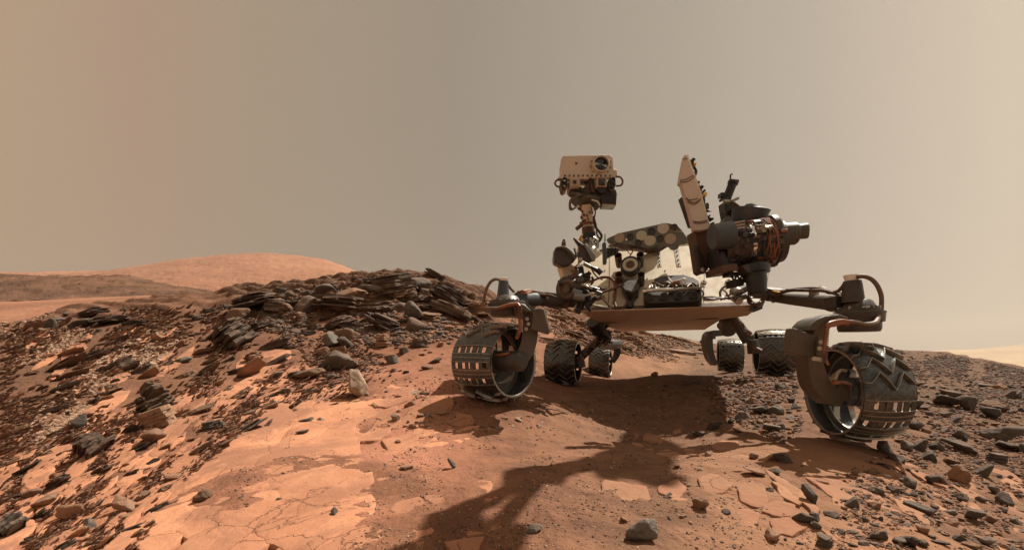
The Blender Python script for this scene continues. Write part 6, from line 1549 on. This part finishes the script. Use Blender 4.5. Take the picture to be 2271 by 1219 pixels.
gravel('gravel', 9000, [(1950,1219),(1830,1219),(1880,1040),(2000,930),(2010,820),(2271,830),(2271,1219)], 1.2, 11, [DK, BR, BR, TN], pw=3, label='loose gravel on the sand around the right front wheel')
gravel('gravel', 9000, [(1960,774),(2060,778),(2130,790),(2200,803),(2271,820),(2271,850),(1990,830)], .8, 4, [DK, DK, BR, (.14,.09,.06)], pw=2, label='fine grey gravel near the crest at right')
gravel('gravel', 9000, [(1990,779),(2060,783),(2130,795),(2200,808),(2271,826),(2271,900),(2010,870)], 1.0, 9, [DK, DK, BR, (.14,.09,.06)], pw=2.5, label='grey gravel covering the far slope at right')
gravel('gravel', 3600, [(1555,868),(1590,840),(1640,826),(1770,830),(1780,950),(1735,985),(1670,972),(1640,935),(1590,915),(1575,890)], 1.2, 13, [DK, BR, BR, TN], pw=2.6, label='gravel and broken stone under the rover')
gravel('gravel', 9000, [(0,724),(200,700),(420,680),(560,700),(760,760),(860,790),(800,880),(620,900),(420,940),(230,1000),(0,1100)], 1.4, 15, [(.17,.10,.068), (.24,.14,.09), (.28,.16,.10), (.30,.165,.10), (.40,.21,.125)], flat=(.15,.5), pw=2.8, lay=.6, long_=2.4, label='small slab chips strewn over the left slope')
gravel('gravel', 8000, [(0,1000),(230,940),(430,900),(600,900),(420,1060),(300,1219),(0,1219)], 1.5, 16, [(.20,.12,.08), (.28,.16,.10), (.40,.21,.125), (.32,.17,.10)], flat=(.15,.5), pw=2.6, lay=.65, long_=2.4, label='small tan chips between the plates at lower left')
gravel('gravel', 5000, [(60,960),(120,860),(250,780),(330,735),(400,740),(380,790),(250,850),(170,930),(90,1010)], 2.5, 13, [PA, PA, TN, (.42,.27,.18)], pw=1.6, lay=.4, label='patch of pale broken rubble on the left slope')
gravel('gravel', 1600, [(0,715),(110,690),(200,740),(120,790),(0,830)], 2.5, 10, [PA, TN, (.42,.27,.18)], pw=1.6, lay=.35, label='pale rubble at the left end of the slope')
gravel('gravel', 7000, [(560,650),(700,638),(830,612),(960,616),(1060,672),(1080,740),(960,760),(820,770),(660,760),(500,700)], 1.5, 14, [DK, DK, BR, TN], pw=2.2, lay=.1, label='broken stone filling the outcrop between its blocks')
gravel('gravel', 7000, [(1140,680),(1220,684),(1300,704),(1390,746),(1470,747),(1530,758),(1590,776),(1590,815),(1450,800),(1380,785),(1330,770),(1200,760),(1130,730)], 1.0, 8, [DK, BR, TN, (.40,.24,.12)], pw=2.2, lay=-.3, label='broken bedded rock on the slope behind the rover')
gravel('gravel', 11000, [(560,900),(760,850),(1000,830),(1200,900),(1400,850),(1560,880),(1600,1000),(1760,1060),(1850,1219),(420,1219)], .8, 7, [BR, TN, DK, PA], pw=3, label='fine chips scattered over the sand in front')
gravel('gravel', 900, [(640,740),(760,760),(900,830),(960,880),(820,880),(700,840)], 2, 14, [BR, TN, DK], pw=2.2, lay=.3, label='brown chips on the sand below the outcrop')

# ------------------------------------------------------------------ unseen arm added overhead, its slabs outlined to cast the arm shadow
def lift(px, py, z):
    p = hit(px, py) or P(px, py, 1.2); t = (z-p.z)/SUN.z; return p+SUN*t
arm_o = bpy.data.objects.new('shadow_casting_arm', None); COL.objects.link(arm_o)
arm_o['label'] = 'unseen stand-in arm overhead, shaped to shade the sand in front of the rover'; arm_o['category'] = 'stand-in robotic arm'
def seg(name, pts, z, th_=.12): return MB().prism([lift(x, y, z) for x, y in pts], (0, 0, th_)).build(name, 'dark', arm_o)
seg('upper_link', [(1255,1028),(1330,1008),(1385,985),(1385,1034),(1310,1042),(1255,1058)], 3.8)
seg('instrument_head', [(1392,958),(1440,955),(1458,963),(1480,975),(1512,986),(1521,1000),(1500,1015),(1494,1040),(1522,1062),(1508,1076),(1470,1068),(1432,1062),(1392,1056),(1350,1052),(1328,1036),(1330,1010),(1380,990)], 4.25, .1)
seg('joint', [(1143,1036),(1262,1022),(1266,1056),(1222,1064),(1160,1086),(1134,1092),(1140,1066)], 3.0, .1)
seg('forearm', [(1144,1070),(1150,1088),(1116,1112),(1068,1138),(1090,1166),(1200,1240),(980,1260),(978,1180),(974,1160),(988,1128),(1020,1118),(1052,1106),(1100,1090)], 2.5, .1)
seg('elbow', [(975,1199),(960,1194),(930,1196),(900,1202),(888,1215),(880,1250),(985,1270)], 2.0, .1)

# dark ledges standing out of the mesa
LG = random.Random(31)
def ledge(px, py, d, wpx, hpx, roll):
    k = d/F; me = VAR['lam'][LG.randrange(12)]
    o = bpy.data.objects.new('rock_ledge', me); COL.objects.link(o); o.location = P(px, py, d); o.scale = (wpx*k/2, wpx*k/3, hpx*k*.9); o.rotation_euler = (0, math.radians(roll), LG.uniform(0, 6))
    o.material_slots[0].link = 'OBJECT'; o.material_slots[0].material = M['rock_dark']; o.parent = MESA
for i in range(30):
    t = i/29; px = 138+t*250; py = np.interp(px, [138, 210, 285, 330, 390], [621, 617, 616, 631, 645]); ledge(px, py+LG.uniform(-1, 4), 143, LG.uniform(14, 40), LG.uniform(3, 8), 6)
for i in range(12):
    t = i/11; ledge(62+t*78, 643+t*14+LG.uniform(-1, 1), 118, LG.uniform(12, 24), LG.uniform(2, 4), 12)
for i in range(40):
    px = LG.uniform(0, 400); ledge(px, LG.uniform(max(624, 600+px*.09), 655), LG.uniform(112, 132), LG.uniform(2, 6), LG.uniform(1, 2.5), 8)
# what carries it: links back to an added column standing behind the viewpoint
fa = lift(1080, 1200, 2.55); jn = lift(1200, 1055, 3.05); hd = lift(1430, 1010, 4.3)
col_top = Vector((fa.x+0.15, -0.9, 2.5))
MB().tube([col_top, Vector((fa.x+.05, fa.y*.4, 2.62)), fa], .05, 16, 4).build('rear_link', 'dark', arm_o)
MB().tube([fa, (fa+jn)/2, jn], .035, 14, 2).build('link_tube', 'dark', arm_o)
MB().tube([jn, (jn+hd)/2, hd], .035, 14, 2).build('link_tube', 'dark', arm_o)
gz_ = float(H(col_top.x, -0.9)[0])
MB().cyl((col_top.x, -0.9, gz_-.05), col_top, .09, .06, 24).build('column', 'olive', arm_o)
MB().cyl((col_top.x, -0.9, gz_-.05), (col_top.x, -0.9, gz_+.06), .28, .24, 28).build('foot', 'dark', arm_o)
for q_ in (col_top, fa, jn): MB().cyl(q_-Vector((.07, 0, 0)), q_+Vector((.07, 0, 0)), .075, n=20).build('joint_housing', 'dark', arm_o)
arm_o['label'] = 'unseen stand-in arm on an added column, shaped to shade the sand before the rover'

# ------------------------------------------------------------------ dusty air
hb = MB(); hb.box((0, 0, -60), (9200, 9200, 640))
hz = bpy.data.materials.new('haze'); hz.use_nodes = True; ht = hz.node_tree; ht.nodes.clear()
pv = ht.nodes.new('ShaderNodeVolumePrincipled'); pv.inputs['Color'].default_value = (0.80, 0.70, 0.59, 1); pv.inputs['Density'].default_value = 0.00018
pv.inputs['Anisotropy'].default_value = 0.3
ho = ht.nodes.new('ShaderNodeOutputMaterial'); ht.links.new(pv.outputs[0], ho.inputs['Volume'])
M['haze'] = hz
haze = hb.build('haze', 'haze'); haze['kind'] = 'stuff'
sc.cycles.volume_bounces = 0
